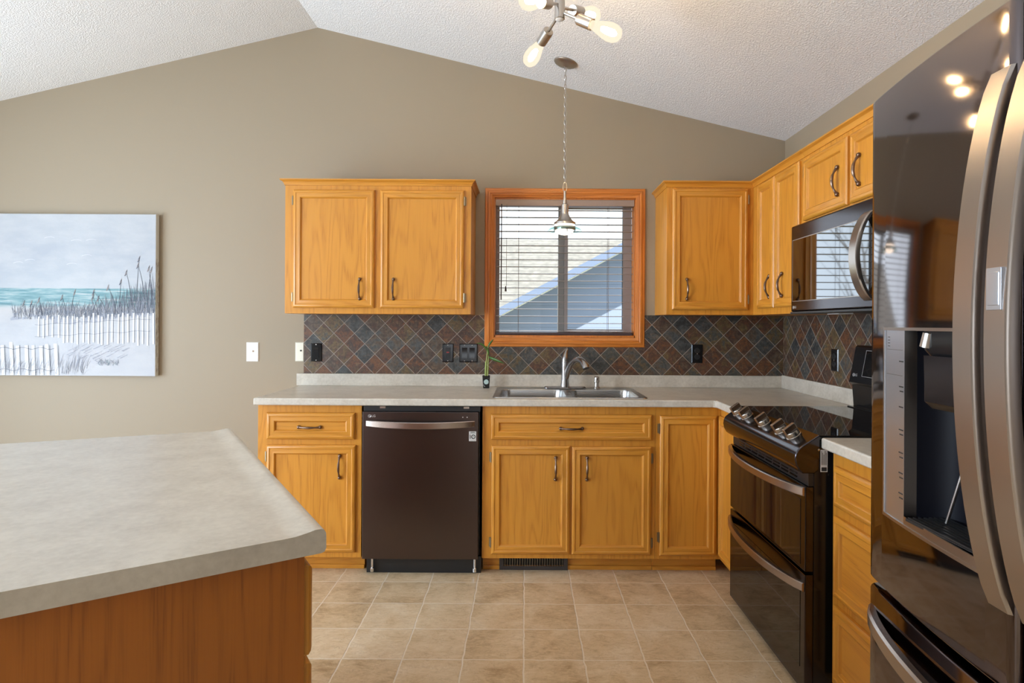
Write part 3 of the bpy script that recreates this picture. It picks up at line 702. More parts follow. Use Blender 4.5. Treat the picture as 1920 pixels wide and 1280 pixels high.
def oven(z0, z1, w0, w1, hz):
    m = MB(); m.box((0.0, 0.0, z0), (WR, 0.029, z1), r=0.004); dd = m.build('oven_door', 'bs_range', g)
    m = MB(); m.box((0.035, -0.0015, w0), (WR-0.035, 0.002, w1), r=0.001); m.build('oven_window', 'black_glass', dd)
    bowbar(0.002, WR-0.006, hz, 0.030, 0.0, 0.062, 0.014, 'bs_handle_x', dd, sag=0.0, taper=0.0)
oven(0.448, 0.740, 0.462, 0.690, 0.722)
oven(0.030, 0.438, 0.105, 0.380, 0.393)
m = MB(); bg = [(0.545, 0.920), (0.575, 0.922), (0.568, 1.02), (0.552, 1.033), (0.556, 1.045), (0.584, 1.196), (0.592, 1.204), (0.618, 1.204), (0.618, 0.92)]
m.prism(bg, 'x', 0.0, WR); bk = m.build('backguard', 'black_gloss', g, 30, bevel=0.003)
sl = math.atan2(0.584-0.556, 1.196-1.045)
def slant(x, z): return Matrix.Translation((x, 0.556+(z-1.045)*math.tan(sl)-0.0012, z)) @ Matrix.Rotation(-sl, 4, 'X')
m = MB(); m.box((0.10, -0.0003, -0.058), (WR-0.10, 0.0006, 0.058), 0)
for a, b in (((0.10, -0.001, -0.06), (WR-0.10, 0.0004, -0.0585)), ((0.10, -0.001, 0.0585), (WR-0.10, 0.0004, 0.06)), ((0.0985, -0.001, -0.06), (0.10, 0.0004, 0.06)), ((WR-0.10, -0.001, -0.06), (WR-0.0985, 0.0004, 0.06))): m.box(a, b, 1)
m.xf(slant(0, 1.124)); m.build('display', ['black_glass', 'logo'], bk)
lg = MB(); r_ = 0.008
lg.torus((0.030, 0, 0), r_*0.86, r_*0.86, r_*0.16, Matrix.Identity(3).to_quaternion(), n=20, m=5); lg.box((0.029, -0.0004, -0.004), (0.0305, 0.0004, 0.004)); lg.xf(slant(0, 1.068)); lg.build('logo', 'logo', bk)
text('logo_letters', 'LG', 0.017, slant(0.050, 1.068) @ Matrix.Rotation(R(90), 4, 'X'), 'logo', bk)
m = MB(); m.box((WR-0.0022, 0.052, 0.792), (WR-0.0012, 0.076, 0.868)); st = m.build('rating_sticker', 'sticker', g)
m = MB()
for i in range(5): m.box((WR-0.0015, 0.0545+i*0.004, 0.816), (WR-0.0008, 0.0545+i*0.004+0.0016, 0.864-0.006*(i % 3)))
m.box((WR-0.0015, 0.055, 0.795), (WR-0.0008, 0.073, 0.808)); m.build('sticker_print', 'ink', st)
m = MB(); m.lathe([(0.004, 0), (0.004, 0.001), (0.002, 0.002)], 10, (WR, 0.045, 0.868), (1, 0, 0)); m.build('screw', 'chrome', g)

# ------------------------------------------------------------------ over-the-range microwave
w = thing('microwave', 'black over-the-range microwave with a bowed vertical handle', 'microwave', (1.225, 2.808, 1.347), R(-90))
WM, HM = 0.757, 0.405
m = MB(); m.box((0.0, 0.03, 0.004), (WM, 0.368, HM), r=0.003); m.build('body', 'black', w)
m = MB(); m.box((0.004, -0.004, 0.0), (WM-0.004, 0.10, 0.010), r=0.002); m.box((0.14, 0.10, -0.003), (0.24, 0.16, 0.005), 1); m.box((0.5, 0.10, -0.003), (0.6, 0.16, 0.005), 1); m.build('vent_bottom', ['black', 'sticker'], w)
m = MB(); m.box((0.0, 0.0, 0.010), (WM, 0.030, HM-0.002), r=0.008, seg=3); dr = m.build('door', 'bs_range', w)
m = MB(); m.box((0.022, -0.0015, 0.058), (0.668, 0.003, HM-0.070), r=0.001); m.build('door_window', 'mw_glass', dr)
m = MB()
for a, b in (((0.020, -0.0022, 0.056), (0.023, 0.001, HM-0.068)), ((0.020, -0.0022, HM-0.071), (0.671, 0.001, HM-0.068)), ((0.020, -0.0022, 0.056), (0.671, 0.001, 0.0585))): m.box(a, b)
m.build('window_trim', 'bs_handle', dr)
m = MB(); m.box((0.690, -0.001, 0.03), (WM-0.006, 0.003, HM-0.02)); m.build('control_panel', 'black_glass', w)
def vbar(parent, x, wd, z0, z1, yfun, out, thick, mat, name='handle', lean=None, p=0.75):
    m = MB(); N = 28; rings = []
    for i in range(N+1):
        t = i/N; z = z0+(z1-z0)*t; k = (1-(2*t-1)**2); y = yfun(x)-out*k**p-0.002; xx = x + (lean(t) if lean else 0)
        a, b = xx-wd/2, xx+wd/2; e = min(0.004, wd*0.2)
        rings.append([(a, y+thick, z), (a, y+0.002, z), (a+e, y-0.003, z), (b-e, y-0.003, z), (b, y+0.002, z), (b, y+thick, z)])
    m.loft(rings); return m.build(name, mat, parent, 40)
vbar(dr, 0.640, 0.052, 0.038, HM-0.048, lambda x: 0.0, 0.058, 0.013, 'bs_handle')
logo(w, 0.030, -0.0006, 0.030, 0.014)

# ------------------------------------------------------------------ refrigerator
r = thing('refrigerator', 'black stainless french-door refrigerator with dispenser on the right', 'refrigerator', (0.763, 1.345, 0), R(-90))
WF = 0.914; BOW = 0.040
def fy(x): return -BOW*(1-((x-WF/2)/(WF/2))**2)
FT, FG = 1.787, 0.745
m = MB(); m.box((0.008, 0.085, 0.02), (WF-0.008, 0.815, FT-0.02), r=0.004); m.build('cabinet', 'black', r)
def curved(x0, x1, z0, z1, rr=0.012, back=0.078):
    N = 22; fr = []
    for i in range(N+1):
        x = x0+(x1-x0)*i/N; e = min(x-x0, x1-x); k = 0
        if e < rr: k = rr-math.sqrt(max(0, rr*rr-(rr-e)**2))
        fr.append((x, fy(x)+k))
    # a few extra samples on the rounded ends
    ends = []
    for e in (0.0, 0.002, 0.005, 0.009): ends.append((x0+e, fy(x0+e)+rr-math.sqrt(max(0, rr*rr-(rr-e)**2))))
    ende = [(x1-e, fy(x1-e)+rr-math.sqrt(max(0, rr*rr-(rr-e)**2))) for e in (0.009, 0.005, 0.002, 0.0)]
    fr = ends + [q for q in fr if x0+rr < q[0] < x1-rr] + ende
    m = MB(); m.plain = True; rings = []
    def ring(z, ins): return [(x, y+ins, z) for x, y in fr] + [(x1, back, z), (x0, back, z)]
    for z, ins in ((z0, 0.006), (z0+0.002, 0.002), (z0+0.006, 0.0), (z1-0.006, 0.0), (z1-0.002, 0.002), (z1, 0.006)): rings.append(ring(z, ins))
    return m.loft(rings)
# left door with the dispenser opening
DX0, DX1, DXS, DZ0, DZ1 = 0.073, 0.390, 0.158, 0.902, 1.292
ld = curved(0.0, WF/2-0.0035, FG, FT).build('door', 'bs_fridge', r, 30)
cut(ld, [MB().box((DX0, -0.2, DZ0), (DX1, 0.060, DZ1))], False)
# dispenser: frame, control strip, recess
m = MB()
def strip(x0, x1, z0, z1, off, th, mi=0, n=10):
    rings = []
    for i in range(n+1):
        x = x0+(x1-x0)*i/n; y = fy(x)+off
        rings.append([(x, y, z0), (x, y, z1), (x, y+th, z1), (x, y+th, z0)])
    m.loft(rings, mi)
for a in ((DX0, DX0+0.005, DZ0, DZ1), (DX1-0.008, DX1, DZ0, DZ1)): strip(*a, -0.002, 0.02, n=2)
strip(DX0+0.005, DX1-0.008, DZ1-0.006, DZ1, -0.002, 0.02); strip(DX0+0.005, DX1-0.008, DZ0, DZ0+0.006, -0.002, 0.02)
strip(DXS, DX1-0.008, DZ0+0.006, DZ0+0.022, 0.000, 0.04)
ds = m.build('dispenser', ['bs_handle'], r, 30)
m = MB(); strip(DX0+0.005, DXS, DZ0+0.006, DZ1-0.006, 0.0005, 0.02); cs = m.build('control_strip', 'grey_panel', ds, 30)
m = MB()
for i, zz in enumerate((1.225, 1.175, 1.135, 1.09, 1.045, 1.005, 0.965)):
    for j in range(1 if i in (0, 2) else 2):
        z = zz-0.009*j; xa = 0.138+0.003*j; strip(xa, 0.154, z-0.0012, z+0.0012, -0.0002, 0.002, 0, 2)
for z in (1.272, 1.266, 1.260, 1.254): strip(0.090, 0.098, z-0.0006, z+0.0006, -0.0002, 0.002, 0, 1)
strip(0.085, 0.150, 1.247, 1.2475, -0.0002, 0.002, 0, 2); strip(0.085, 0.150, 1.1965, 1.197, -0.0002, 0.002, 0, 2)
m.build('control_print', 'ink', cs)
m = MB()   # recess walls
a0, a1, zt, zb_, dep = DXS, DX1-0.008, DZ1-0.006, DZ0+0.022, 0.058
for i in range(6):
    ang0, ang1 = R(15*i), R(15*i+15); rr = 0.035
    p0 = (a0+0.002+rr*(1-math.cos(ang0)), -0.030+ (dep+0.030-rr)*0 + 0.0); 
left = [(a0, fy(a0)+0.001), (a0+0.004, 0.0), (a0+0.012, 0.028), (a0+0.028, 0.047), (a0+0.05, dep)]
right = [(a1-0.03, dep), (a1-0.008, 0.03), (a1, fy(a1)+0.001)]
pl = left+right
for (xa, ya), (xb, yb) in zip(pl, pl[1:]): m.face([(xa, ya, zb_), (xb, yb, zb_), (xb, yb, zt), (xa, ya, zt)])
m.face([(x, y, zt) for x, y in pl], 1); m.face([(x, y, zb_) for x, y in pl][::-1], 1)
for f_ in m.bm.faces:
    if f_.calc_center_median().x < a0+0.003 and abs(f_.normal.z) < 0.5: f_.material_index = 2
    elif f_.material_index == 0: f_.material_index = 1
m.build('recess', ['bs_range', 'black_recess', 'bs_handle'], ds, 40)
m = MB(); m.box((0.175, -0.03, DZ0+0.018), (0.365, 0.052, DZ0+0.024), r=0.001)
for i in range(8): m.box((0.18, -0.028+i*0.01, DZ0+0.024), (0.36, -0.024+i*0.01, DZ0+0.027))
m.build('drip_tray', 'black', ds)
m = MB(); m.loft([rrect(0.27, 0.015, 0.070, 0.038, 0.025, zt), rrect(0.27, 0.015, 0.070, 0.038, 0.025, zt-0.035), rrect(0.27, 0.018, 0.055, 0.03, 0.02, zt-0.055)]); m.build('spout_housing', 'black_gloss', ds)
m = MB(); m.tube([(0.225, -0.018, zt-0.004), (0.220, -0.020, zt-0.030)], [0.011, 0.012], 16); m.build('water_spout', 'nickel', ds)
m = MB(); m.loft([rrect(0.262, -0.024, 0.042, 0.003, 0.0028, zt-0.045), rrect(0.262, -0.022, 0.042, 0.003, 0.0028, zt-0.13), rrect(0.262, -0.012, 0.036, 0.003, 0.0028, zt-0.142)]); m.build('lever_paddle', 'bs_range', ds)
m = MB(); m.tube([(0.262, 0.03, 1.075), (0.225, 0.015, 0.932)], 0.003, 8); m.build('edge_glint', 'nickel', ds)  # added bright rod standing in for light reflected along a panel edge
rd = curved(WF/2+0.0035, WF, FG, FT).build('door', 'bs_fridge', r, 30)
HL = (0.868, 1.684)
vbar(ld, 0.424, 0.046, HL[0], HL[1], fy, 0.058, 0.016, 'bs_handle', p=0.8)
hr = vbar(rd, 0.488, 0.046, HL[0], HL[1], fy, 0.058, 0.016, 'bs_handle', p=0.8)
m = MB(); yb = fy(0.488)-0.058-0.006
m.box((0.474, yb, 1.318), (0.502, yb+0.006, 1.378), 0, 0.001); m.box((0.477, yb-0.001, 1.324), (0.499, yb+0.004, 1.372), 0, 0.002); m.build('door_button', 'grey_panel', hr)
curved(0.0, WF, 0.06, 0.728).build('freezer_drawer', 'bs_fridge', r, 30)
fd = [c_ for c_ in r.children if c_.name.startswith('freezer_drawer')][0]
m = MB(); N = 28; rings = []
for i in range(N+1):
    t = i/N; x = 0.012+(WF-0.024)*t; k = 1-(2*t-1)**2; y = fy(x)-0.052*k**0.6-0.002; z = 0.672
    rings.append([(x, y+0.016, z+0.014), (x, y+0.002, z+0.016), (x, y-0.003, z+0.012), (x, y-0.002, z-0.014), (x, y+0.004, z-0.02), (x, y+0.016, z-0.016)])
m.loft(rings); m.build('handle', 'bs_handle_x', fd, 40)
m = MB(); m.box((0.02, 0.04, 0.0), (WF-0.02, 0.10, 0.055)); m.build('base_grille', 'black', r)
m = MB(); m.box((0.03, 0.03, FT-0.02), (0.10, 0.14, FT+0.018), r=0.006); m.build('hinge_cover', 'black', r)

# ------------------------------------------------------------------ island
A = Vector((-0.365, 1.122)); B = Vector((-1.046, 2.173)); vv = Vector((-0.826, -0.564)).normalized(); uu = (B-A).normalized()
fdir = Vector((-0.912, -0.409)).normalized()
prof = [(1.05, 0.910), (0.075, 0.910), (0.055, 0.9105), (0.035, 0.9135), (0.02, 0.9165), (0.010, 0.9165), (0.004, 0.914), (0.0005, 0.908), (0.0, 0.900), (0.0, 0.880), (0.003, 0.874), (0.008, 0.872), (1.05, 0.872)]
near, far = [], []
for dd_, z in prof:
    a = A+vv*dd_; b = B+fdir*dd_*1.02
    near.append((a.x, a.y, z)); far.append((b.x, b.y, z))
m = MB(); m.loft([near, far])
tag(m.build('countertop', 'lam_i', None, 35), 'large greige laminate island top with a dark near edge in the left foreground', 'countertop')
c = thing('island_cabinet', 'oak island cabinet with a plain end panel coloured for shade in the left foreground', 'island', (A.x, A.y, 0))
def L2(s_, d_): q = uu*s_+vv*d_; return (q.x, q.y)
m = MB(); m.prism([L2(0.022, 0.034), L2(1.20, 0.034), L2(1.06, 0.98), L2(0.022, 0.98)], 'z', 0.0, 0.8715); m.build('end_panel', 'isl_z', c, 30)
ang = math.atan2(uu.y, uu.x)
Tm = Matrix.Translation((0, 0, 0)) @ Matrix.Rotation(ang, 4, 'Z')
for z0, z1 in ((0.668+0.008, 0.826-0.004+0.02), (0.40, 0.66), (0.12, 0.385)):
    for x0 in (0.03, 0.62):
        m = MB(); m.framed(x0, z0, x0+0.55, z1, DOOR_P, 0, 1, 1)
        m.xf(Tm @ Matrix.Translation((0, 0.0335, 0)) if (Matrix.Rotation(ang, 3, 'Z') @ Vector((0, 1, 0))).dot(Vector((vv.x, vv.y, 0))) > 0 else Tm @ Matrix.Translation((0, -0.0335, 0)) @ Matrix.Scale(-1, 4, (0, 1, 0)))
        dw = m.build('drawer', ['oak_z', 'oak_x'], c, 25)

# ------------------------------------------------------------------ canvas picture
cv = thing('canvas_painting', 'square canvas painting of a pale beach with fence and turquoise sea', 'painting', (-3.275, WY, 0.963))
CW, CH, CD = 1.018, 0.988, 0.040
t = NT('painted_beach'); x, y, z = t.xyz(t.obj())
nz = t.noise(t.vmul(t.obj(), (2.0, 1, 5.0)), 2.4, 5, 0.6)[0]
wv = t.noise(t.vmul(t.obj(), (3, 1, 40)), 2.0, 4, 0.6)[0]
zz = t.math('ADD', t.math('DIVIDE', z, CH), t.math('MULTIPLY', t.math('SUBTRACT', nz, 0.5), 0.03))
c1 = t.ramp(zz, [(0.0, s2l(226, 227, 232)), (0.30, s2l(216, 217, 222)), (0.40, s2l(226, 222, 220)), (0.43, s2l(220, 220, 220)), (0.54, s2l(214, 219, 224)), (0.75, s2l(204, 209, 217)), (1.0, s2l(218, 221, 225))])
c1 = t.mix(t.maprange(nz, 0.38, 0.66, 0.0, 0.6), c1, s2l(236, 236, 236))
sea = t.ramp(wv, [(0.36, s2l(112, 164, 172)), (0.50, s2l(150, 194, 198)), (0.60, s2l(196, 216, 218)), (0.68, s2l(230, 236, 236))])
zf = t.math('DIVIDE', z, CH)
msk = t.math('MULTIPLY', t.maprange(zf, 0.538, 0.542, 1, 0), t.maprange(t.math('ADD', zf, t.math('MULTIPLY', nz, 0.02)), 0.425, 0.450, 0, 1))
c1 = t.mix(msk, c1, sea); c1 = t.mix(1.0, c1, (0.55, 0.555, 0.57, 1), 'MULTIPLY')
t.set(Base_Color=c1, Roughness=0.6); t.bump(t.noise(t.obj(), 60, 4, 0.7)[0], 0.25, 0.003); M['beach'] = t.m
def pt(name, rgb): M[name] = plain(name, s2l(*rgb), 0.7); return name
pt('paint_grass', (104, 110, 122)); pt('paint_dark', (72, 76, 88)); pt('paint_white', (204, 204, 206)); pt('paint_brown', (128, 118, 116)); pt('paint_mist', (150, 153, 163)); pt('paint_teal', (124, 146, 152)); pt('canvas_edge', (206, 212, 212))
m = MB(); m.box((0, -CD, 0), (CW, -0.004, CH), r=0.003)
for f_ in m.bm.faces: f_.material_index = 0 if f_.calc_center_median().y < -CD+0.001 else 1
m.build('canvas', ['beach', 'canvas_edge'], cv, 30)
m = MB(); rnd = random.Random(3); LAY = [0]
X = lambda px: CW - (297-px)/301*0.983; Z = lambda py: (703-py)/301.0*0.983   # picture plan in 301 units per canvas height
def stroke(pts, w0, w1, mi):
    LAY[0] += 1; yy = -CD-0.0006-LAY[0]*1.1e-6
    P = [Vector((a, yy, b)) for a, b in pts]; n = len(P)
    for i in range(n-1):
        d = (P[i+1]-P[i]).normalized(); s_ = Vector((-d.z, 0, d.x)); wa = w0+(w1-w0)*i/(n-1); wb2 = w0+(w1-w0)*(i+1)/(n-1)
        q = [P[i]-s_*wa, P[i]+s_*wa, P[i+1]+s_*wb2, P[i+1]-s_*wb2]
        if all(0.002 < v_.x < CW-0.002 and 0.002 < v_.z < CH-0.002 for v_ in q): m.face(q, mi)
def blade(px, py, h, lean, w, mi):
    b = [(X(px+lean*(k/4)**1.6), Z(py-h*k/4)) for k in range(5)]; stroke(b, w, w*0.3, mi)
for i in range(110):      # misty grass mass behind the far fence
    px = 30+rnd.random()*265; py = 592-4*math.sin(px/30)+rnd.random()*10-max(0, (px-190))*0.10
    stroke([(X(px-5), Z(py)), (X(px+5), Z(py-1))], 0.008, 0.005, 4)
for i in range(620):
    px = 30+rnd.random()**0.8*266; top = 10+rnd.random()*16+max(0, px-170)*0.42*rnd.random()
    blade(px, 598-rnd.random()*14-max(0, px-190)*0.10, top, rnd.uniform(-9, 9), 0.0013, rnd.choice([0, 0, 4, 1, 6]))
for px, py, h, l in ((262, 560, 78, 4), (276, 560, 66, -12), (283, 560, 58, 6), (252, 570, 62, -10), (230, 575, 50, 2), (222, 580, 44, -14), (205, 585, 40, -24), (140, 585, 40, 6), (130, 585, 30, -8), (55, 590, 24, -4), (62, 592, 26, 3), (290, 570, 70, -6), (180, 590, 34, 10), (190, 590, 36, -10), (85, 590, 30, -6)):
    blade(px, py, h, l, 0.0018, 1)
    for k in range(5): stroke([(X(px+l-k*0.7), Z(py-h+k*2)), (X(px+l+2-k*0.3), Z(py-h-4+k*2))], 0.0028, 0.001, rnd.choice([1, 3]))
for i in range(24):       # far picket fence
    px = 78+i*9.3+rnd.uniform(-1.5, 1.5); tz = 606-(px-78)*0.045-8*rnd.random(); bz = 640+rnd.random()*6-(px < 120)*12
    if px > 296: break
    stroke([(X(px), Z(bz)), (X(px+rnd.uniform(-1, 1)), Z(max(585, tz-8)))], 0.0056, 0.005, 2); stroke([(X(px+2.0), Z(bz)), (X(px+2.0), Z(max(585, tz-6)))], 0.0010, 0.0008, 0)
for yb in (600, 622): stroke([(X(72+k*8), Z(yb+8-k*0.45+math.sin(k)*1.2)) for k in range(28)], 0.0007, 0.0007, 1)
for i in range(9):        # near picket fence
    px = 2+i*14-(i % 2)*2; stroke([(X(px), Z(702)), (X(px-2+rnd.uniform(-2, 2)), Z(640+rnd.random()*8))], 0.011, 0.0105, 2); stroke([(X(px+3.6), Z(702)), (X(px+2), Z(646))], 0.0012, 0.001, 0)
for yb in (652, 692): stroke([(X(-10+k*7), Z(yb+math.sin(k*1.3)*2)) for k in range(18)], 0.0011, 0.0011, 1)
for i in range(160):
    px = rnd.random()*170; blade(px, 703-rnd.random()*20, 10+rnd.random()*18, rnd.uniform(0, 10), 0.001, rnd.choice([0, 4, 4]))
for i in range(60):
    px = 190+rnd.random()*40; blade(px, 684-rnd.random()*6, 4+rnd.random()*6, rnd.uniform(-8, 8), 0.001, rnd.choice([5, 4, 0]))
for i in range(40):       # brushed shade in the sand
    px = 130+rnd.random()*110; py = 648+rnd.random()*26; stroke([(X(px), Z(py)), (X(px+14), Z(py-7))], 0.0016, 0.0005, 4)
for px, py in ((40, 492), (62, 487), (98, 445), (148, 450), (176, 449), (168, 478), (140, 494)):
    stroke([(X(px-9), Z(py+1)), (X(px-3), Z(py-1)), (X(px+4), Z(py-1.5)), (X(px+10), Z(py+0.5))], 0.0012, 0.0006, 2)
m.build('painted_strokes', ['paint_grass', 'paint_dark', 'paint_white', 'paint_brown', 'paint_mist', 'paint_teal', 'paint_grass'], cv, 0)
m = MB(); rnd = random.Random(5)
for i in range(90):
    z = 0.02+rnd.random()*0.66; y_ = -0.006-rnd.random()*0.031; k = rnd.random()*0.03+0.01
    m.face([(CW+0.0004+i*3e-6, y_, z), (CW+0.0004+i*3e-6, y_+0.002, z), (CW+0.0004+i*3e-6, y_+0.002+0.001, z+k), (CW+0.0004+i*3e-6, y_+0.001, z+k)], 0 if rnd.random() < 0.6 else 1)
m.build('edge_strokes', ['paint_brown', 'paint_mist'], cv, 0)

# ------------------------------------------------------------------ pendant lamp over the sink
px_, py_ = 0.217, 3.40; cz = ceil_z(px_)
pn = thing('pendant_lamp', 'brushed nickel pendant lamp with a clear glass rim hanging on a chain before the window', 'pendant lamp', (px_, py_, 0))
nx = Vector((-SL, 0, -1)).normalized()
m = MB(); m.lathe([(0.066, -0.002), (0.066, 0.003), (0.060, 0.010), (0.040, 0.018), (0.020, 0.021), (0.010, 0.026), (0.0, 0.028)], 36, (0, 0, cz), nx); m.build('canopy', 'nickel', pn)
zt_, zb2 = cz-0.024, 2.085
n = int((zt_-zb2)/0.0245); st_ = (zt_-zb2)/n
m = MB()
for i in range(n):
    q = Matrix.Rotation(R(20+90*i), 3, 'Z').to_quaternion(); m.torus((0, 0, zt_-st_*(i+0.5)), 0.0068, st_*0.5+0.0038, 0.0017, q, n=12, m=5)
m.tube([(0.003, 0, zt_), (-0.003, 0.002, (zt_+zb2)/2), (0.002, 0, zb2)], 0.0012, 5); m.build('chain', 'nickel', pn)
m = MB(); m.torus((0, 0, 2.060), 0.0105, 0.027, 0.0022, Matrix.Identity(3).to_quaternion(), n=20, m=6); m.build('loop', 'nickel', pn)
m = MB(); m.lathe([(0.0, 2.040), (0.007, 2.038), (0.007, 2.004), (0.0085, 2.000), (0.0085, 1.985), (0.012, 1.983), (0.012, 1.968), (0.019, 1.964), (0.021, 1.955), (0.021, 1.915), (0.024, 1.905), (0.034, 1.885), (0.050, 1.868), (0.061, 1.862), (0.062, 1.850), (0.058, 1.849)], 40); m.build('shade', 'nickel', pn)
m = MB(); m.lathe([(0.056, 1.850), (0.056, 1.838), (0.052, 1.838), (0.052, 1.850)], 36); m.build('diffuser_ring', 'pend_glow', pn)
m = MB(); m.lathe([(0.054, 1.8385), (0.061, 1.8385), (0.061, 1.835), (0.054, 1.835)], 36); m.lathe([(0.056, 1.830), (0.062, 1.830), (0.061, 1.818), (0.055, 1.818)], 36)
for k in range(3):
    a = R(40+120*k); m.lathe([(0.004, 0), (0.004, 0.012), (0.002, 0.014)], 8, (0.055*math.cos(a), 0.055*math.sin(a), 1.818), (0, 0, -1))
m.build('retaining_ring', 'nickel', pn)
m = MB(); m.lathe([(0.058, 1.838), (0.075, 1.835), (0.090, 1.826), (0.0955, 1.818), (0.0955, 1.815), (0.089, 1.822), (0.074, 1.831), (0.058, 1.834)], 48, caps=False); m.build('glass_rim', 'clear', pn)
m = MB(); m.lathe([(0.052, 1.828), (0.048, 1.812), (0.036, 1.800), (0.018, 1.794), (0.0, 1.793)], 32); m.build('diffuser', 'pend_glow', pn)

# ------------------------------------------------------------------ sputnik ceiling light
hx_, hy_, hz_ = 0.118, 2.20, 2.43
sp = thing('ceiling_light', 'brushed nickel sputnik ceiling light with glowing teardrop bulbs', 'ceiling light', (hx_, hy_, hz_))
zc = ceil_z(hx_)-hz_
m = MB(); m.lathe([(0.065, -0.004), (0.065, 0.012), (0.055, 0.022), (0.0, 0.024)], 32, (0, 0, zc), nx); m.build('canopy', 'nickel', sp)
m = MB(); m.tube([(0, 0, 0.05), (0, 0, zc-0.01)], 0.006, 12); m.build('stem', 'nickel', sp)
m = MB(); m.lathe([(0.0, -0.034), (0.017, -0.034), (0.019, -0.032), (0.019, 0.06), (0.015, 0.066), (0.0, 0.066)], 28); hub = m.build('hub', 'nickel', sp)
m = MB(); m.lathe([(0.0, -0.037), (0.012, -0.0365), (0.016, -0.034), (0.0, -0.033)], 24); m.build('end_cap', 'white', hub)
for dv, off in (((-0.13, -0.22, -0.10), 0.02), ((-0.107, 0.22, -0.075), -0.012), ((0.20, -0.12, -0.145), -0.004), ((0.15, 0.2, 0.07), 0.012), ((-0.2, 0.03, 0.17), 0.04), ((0.06, -0.2, 0.19), 0.05)):
    dv = Vector(dv).normalized(); b0 = Vector((0, 0, off))
    m = MB(); m.tube([b0, b0+dv*0.10], 0.0055, 10); ar = m.build('arm', 'nickel', sp)
    m = MB(); m.lathe([(0.0, 0.088), (0.019, 0.089), (0.0205, 0.092), (0.0205, 0.150), (0.018, 0.150)], 24, b0, dv); m.build('socket', 'nickel', ar)
    m = MB(); m.lathe([(0.0135, 0.148), (0.0165, 0.160), (0.0225, 0.185), (0.0295, 0.212), (0.032, 0.232), (0.0305, 0.250), (0.024, 0.266), (0.012, 0.275), (0.0, 0.277)], 24, b0, dv); bu = m.build('bulb', 'bulb_glass', ar)
    m = MB(); m.lathe([(0.0, 0.19), (0.008, 0.195), (0.012, 0.215), (0.012, 0.245), (0.007, 0.256), (0.0, 0.258)], 12, b0, dv); m.build('filament', 'bulb', bu)

# ------------------------------------------------------------------ outside the window
def lap_siding():
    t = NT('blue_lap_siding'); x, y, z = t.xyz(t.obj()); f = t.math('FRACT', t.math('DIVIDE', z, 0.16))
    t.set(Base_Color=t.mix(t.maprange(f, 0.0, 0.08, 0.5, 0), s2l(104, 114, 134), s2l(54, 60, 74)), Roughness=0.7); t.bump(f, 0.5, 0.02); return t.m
def shingles():
    t = NT('grey_shingles'); v = t.obj()
    br = t.n('ShaderNodeTexBrick', {'Vector': t.vmul(t.n('ShaderNodeTexCoord').outputs['UV'], (1, 1, 1)), 'Scale': 1.0}).outputs
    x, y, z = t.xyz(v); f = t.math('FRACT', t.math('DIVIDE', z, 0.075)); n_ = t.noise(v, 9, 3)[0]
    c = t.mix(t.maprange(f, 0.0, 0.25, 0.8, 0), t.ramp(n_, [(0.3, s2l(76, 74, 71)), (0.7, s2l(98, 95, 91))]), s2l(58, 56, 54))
    t.set(Base_Color=c, Roughness=0.9); return t.m
M['siding'] = lap_siding(); M['shingle'] = shingles(); M['fascia'] = plain('blue_fascia', s2l(78, 90, 112), 0.6); M['soffit'] = plain('white_soffit', s2l(225, 225, 222), 0.7)
M['bark'] = plain('grey_bark', s2l(96, 86, 78), 0.9); M['lawn'] = plain('dry_lawn', s2l(120, 116, 78), 1.0)
nh = thing('neighbour_house', 'blue-grey lap-sided house with a shingled roof outside the window', 'house', (0, 0, -1.0))
zo = 1.0
def rake(x): return 1.43+0.535*(x-(-0.44)) + zo
pk = 3.2
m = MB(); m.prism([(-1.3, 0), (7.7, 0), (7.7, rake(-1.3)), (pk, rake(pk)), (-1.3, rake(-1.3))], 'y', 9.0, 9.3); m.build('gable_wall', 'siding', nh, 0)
m = MB()
for s_, xe in ((1, -1.75), (-1, 8.15)):
    zz = rake(xe) if s_ > 0 else rake(2*pk-xe)
    m.loft([[(xe, 8.55, zz), (xe, 8.55, zz+0.04), (xe, 12, zz+0.04), (xe, 12, zz)], [(pk, 8.55, rake(pk)), (pk, 8.55, rake(pk)+0.04), (pk, 12, rake(pk)+0.04), (pk, 12, rake(pk))]])
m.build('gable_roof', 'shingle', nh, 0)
m = MB(); m.loft([[(-1.75, 8.50, rake(-1.75)-0.065), (-1.75, 8.50, rake(-1.75)+0.05), (-1.75, 8.55, rake(-1.75)+0.05), (-1.75, 8.55, rake(-1.75)-0.065)], [(pk, 8.50, rake(pk)-0.065), (pk, 8.50, rake(pk)+0.05), (pk, 8.55, rake(pk)+0.05), (pk, 8.55, rake(pk)-0.065)]]); m.build('fascia', 'fascia', nh, 0)
m = MB(); m.loft([[(-1.75, 8.55, rake(-1.75)-0.069), (-1.75, 8.55, rake(-1.75)-0.045), (-1.75, 9.0, rake(-1.75)-0.045), (-1.75, 9.0, rake(-1.75)-0.069)], [(pk, 8.55, rake(pk)-0.069), (pk, 8.55, rake(pk)-0.045), (pk, 9.0, rake(pk)-0.045), (pk, 9.0, rake(pk)-0.069)]]); m.build('soffit', 'soffit', nh, 0)
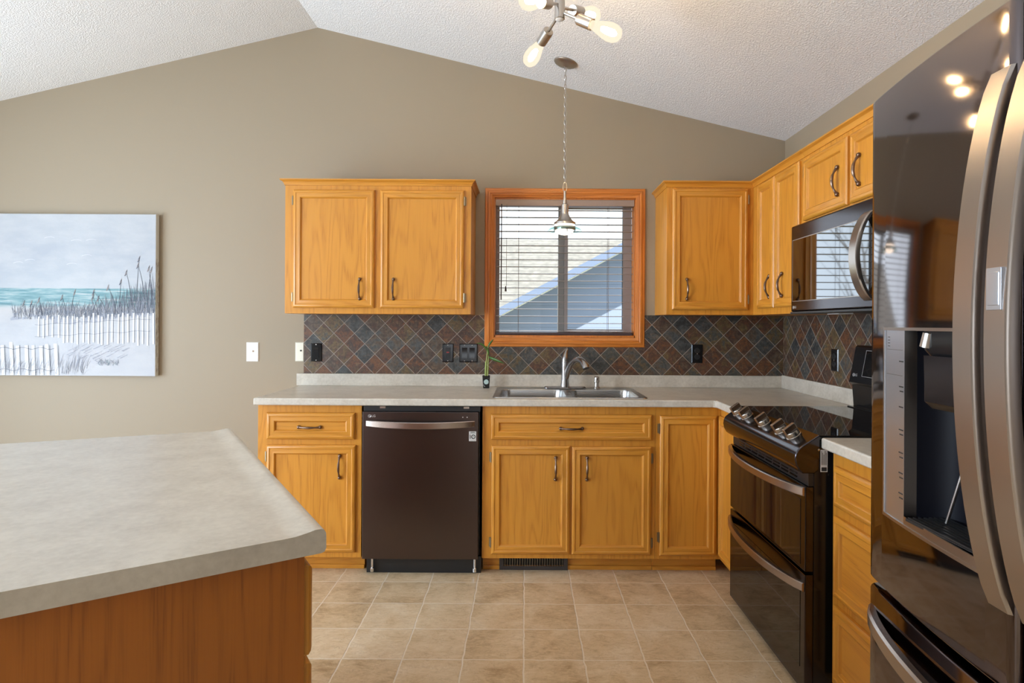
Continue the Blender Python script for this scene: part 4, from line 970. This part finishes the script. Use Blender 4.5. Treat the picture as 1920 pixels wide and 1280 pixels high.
m = MB(); m.loft([[(-1.9, 9.4, zo+1.05), (9, 9.4, zo+1.05), (9, 9.4, zo+0.95), (-1.9, 9.4, zo+0.95)], [(-1.9, 13.0, zo+3.10), (9, 13.0, zo+3.10), (9, 13.0, zo+3.0), (-1.9, 13.0, zo+3.0)]]); m.build('main_roof', 'shingle', nh, 0)
m = MB(); m.box((-1.6, 9.6, 0), (8.7, 16.0, zo+0.98)); m.build('main_wall', 'siding', nh, 0)
m = MB(); m.box((-40, WY+0.3, -1.1), (40, 60, -1.0)); struct(m.build('ground', 'lawn', None, 0))
def bare_tree(label, loc, h, seed):
    rn = random.Random(seed); o = thing('bare_tree', label, 'tree', loc)
    tr = MB(); br = MB()
    def grow(mb, p, d, L, r0, depth):
        path = [p]; q = p.copy(); dd = d.copy(); rads = [r0]
        for k in range(4):
            dd = (dd+Vector((rn.uniform(-.22, .22), rn.uniform(-.22, .22), rn.uniform(-.08, .16)))).normalized(); q = q+dd*L/4; path.append(q.copy()); rads.append(r0*(1-0.16*(k+1)))
        mb.tube(path, rads, 6 if depth < 3 else 4)
        if depth >= 5: return
        for k in range(3 if depth < 4 else 2):
            i = rn.choice([2, 3, 4]) if depth else rn.choice([2, 3, 4]); sd = (dd+Vector((rn.uniform(-1, 1), rn.uniform(-1, 1), rn.uniform(-0.2, 0.6)))*0.85).normalized()
            grow(br, path[i], sd, L*rn.uniform(0.55, 0.78), rads[i]*0.6, depth+1)
    grow(tr, Vector((0, 0, 0)), Vector((0, 0, 1)), h*0.42, h*0.018, 0)
    tr.build('trunk', 'bark', o); br.build('branches', 'bark', o)
bare_tree('bare leafless tree beyond the window, mirrored in the microwave door', (-4.5, 13.6, -1.0), 7.4, 4)

GROUPS = {'wall_cabinet': 'honey oak wall cabinets', 'base_cabinet': 'honey oak base cabinets', 'wall_outlet': 'black outlets on the slate tile', 'tile_backsplash': 'slate tile backsplashes', 'countertop': 'greige laminate countertops'}
for o in list(COL.objects):
    if o.parent is None and o.name.split('.')[0] in GROUPS: o['group'] = GROUPS[o.name.split('.')[0]]
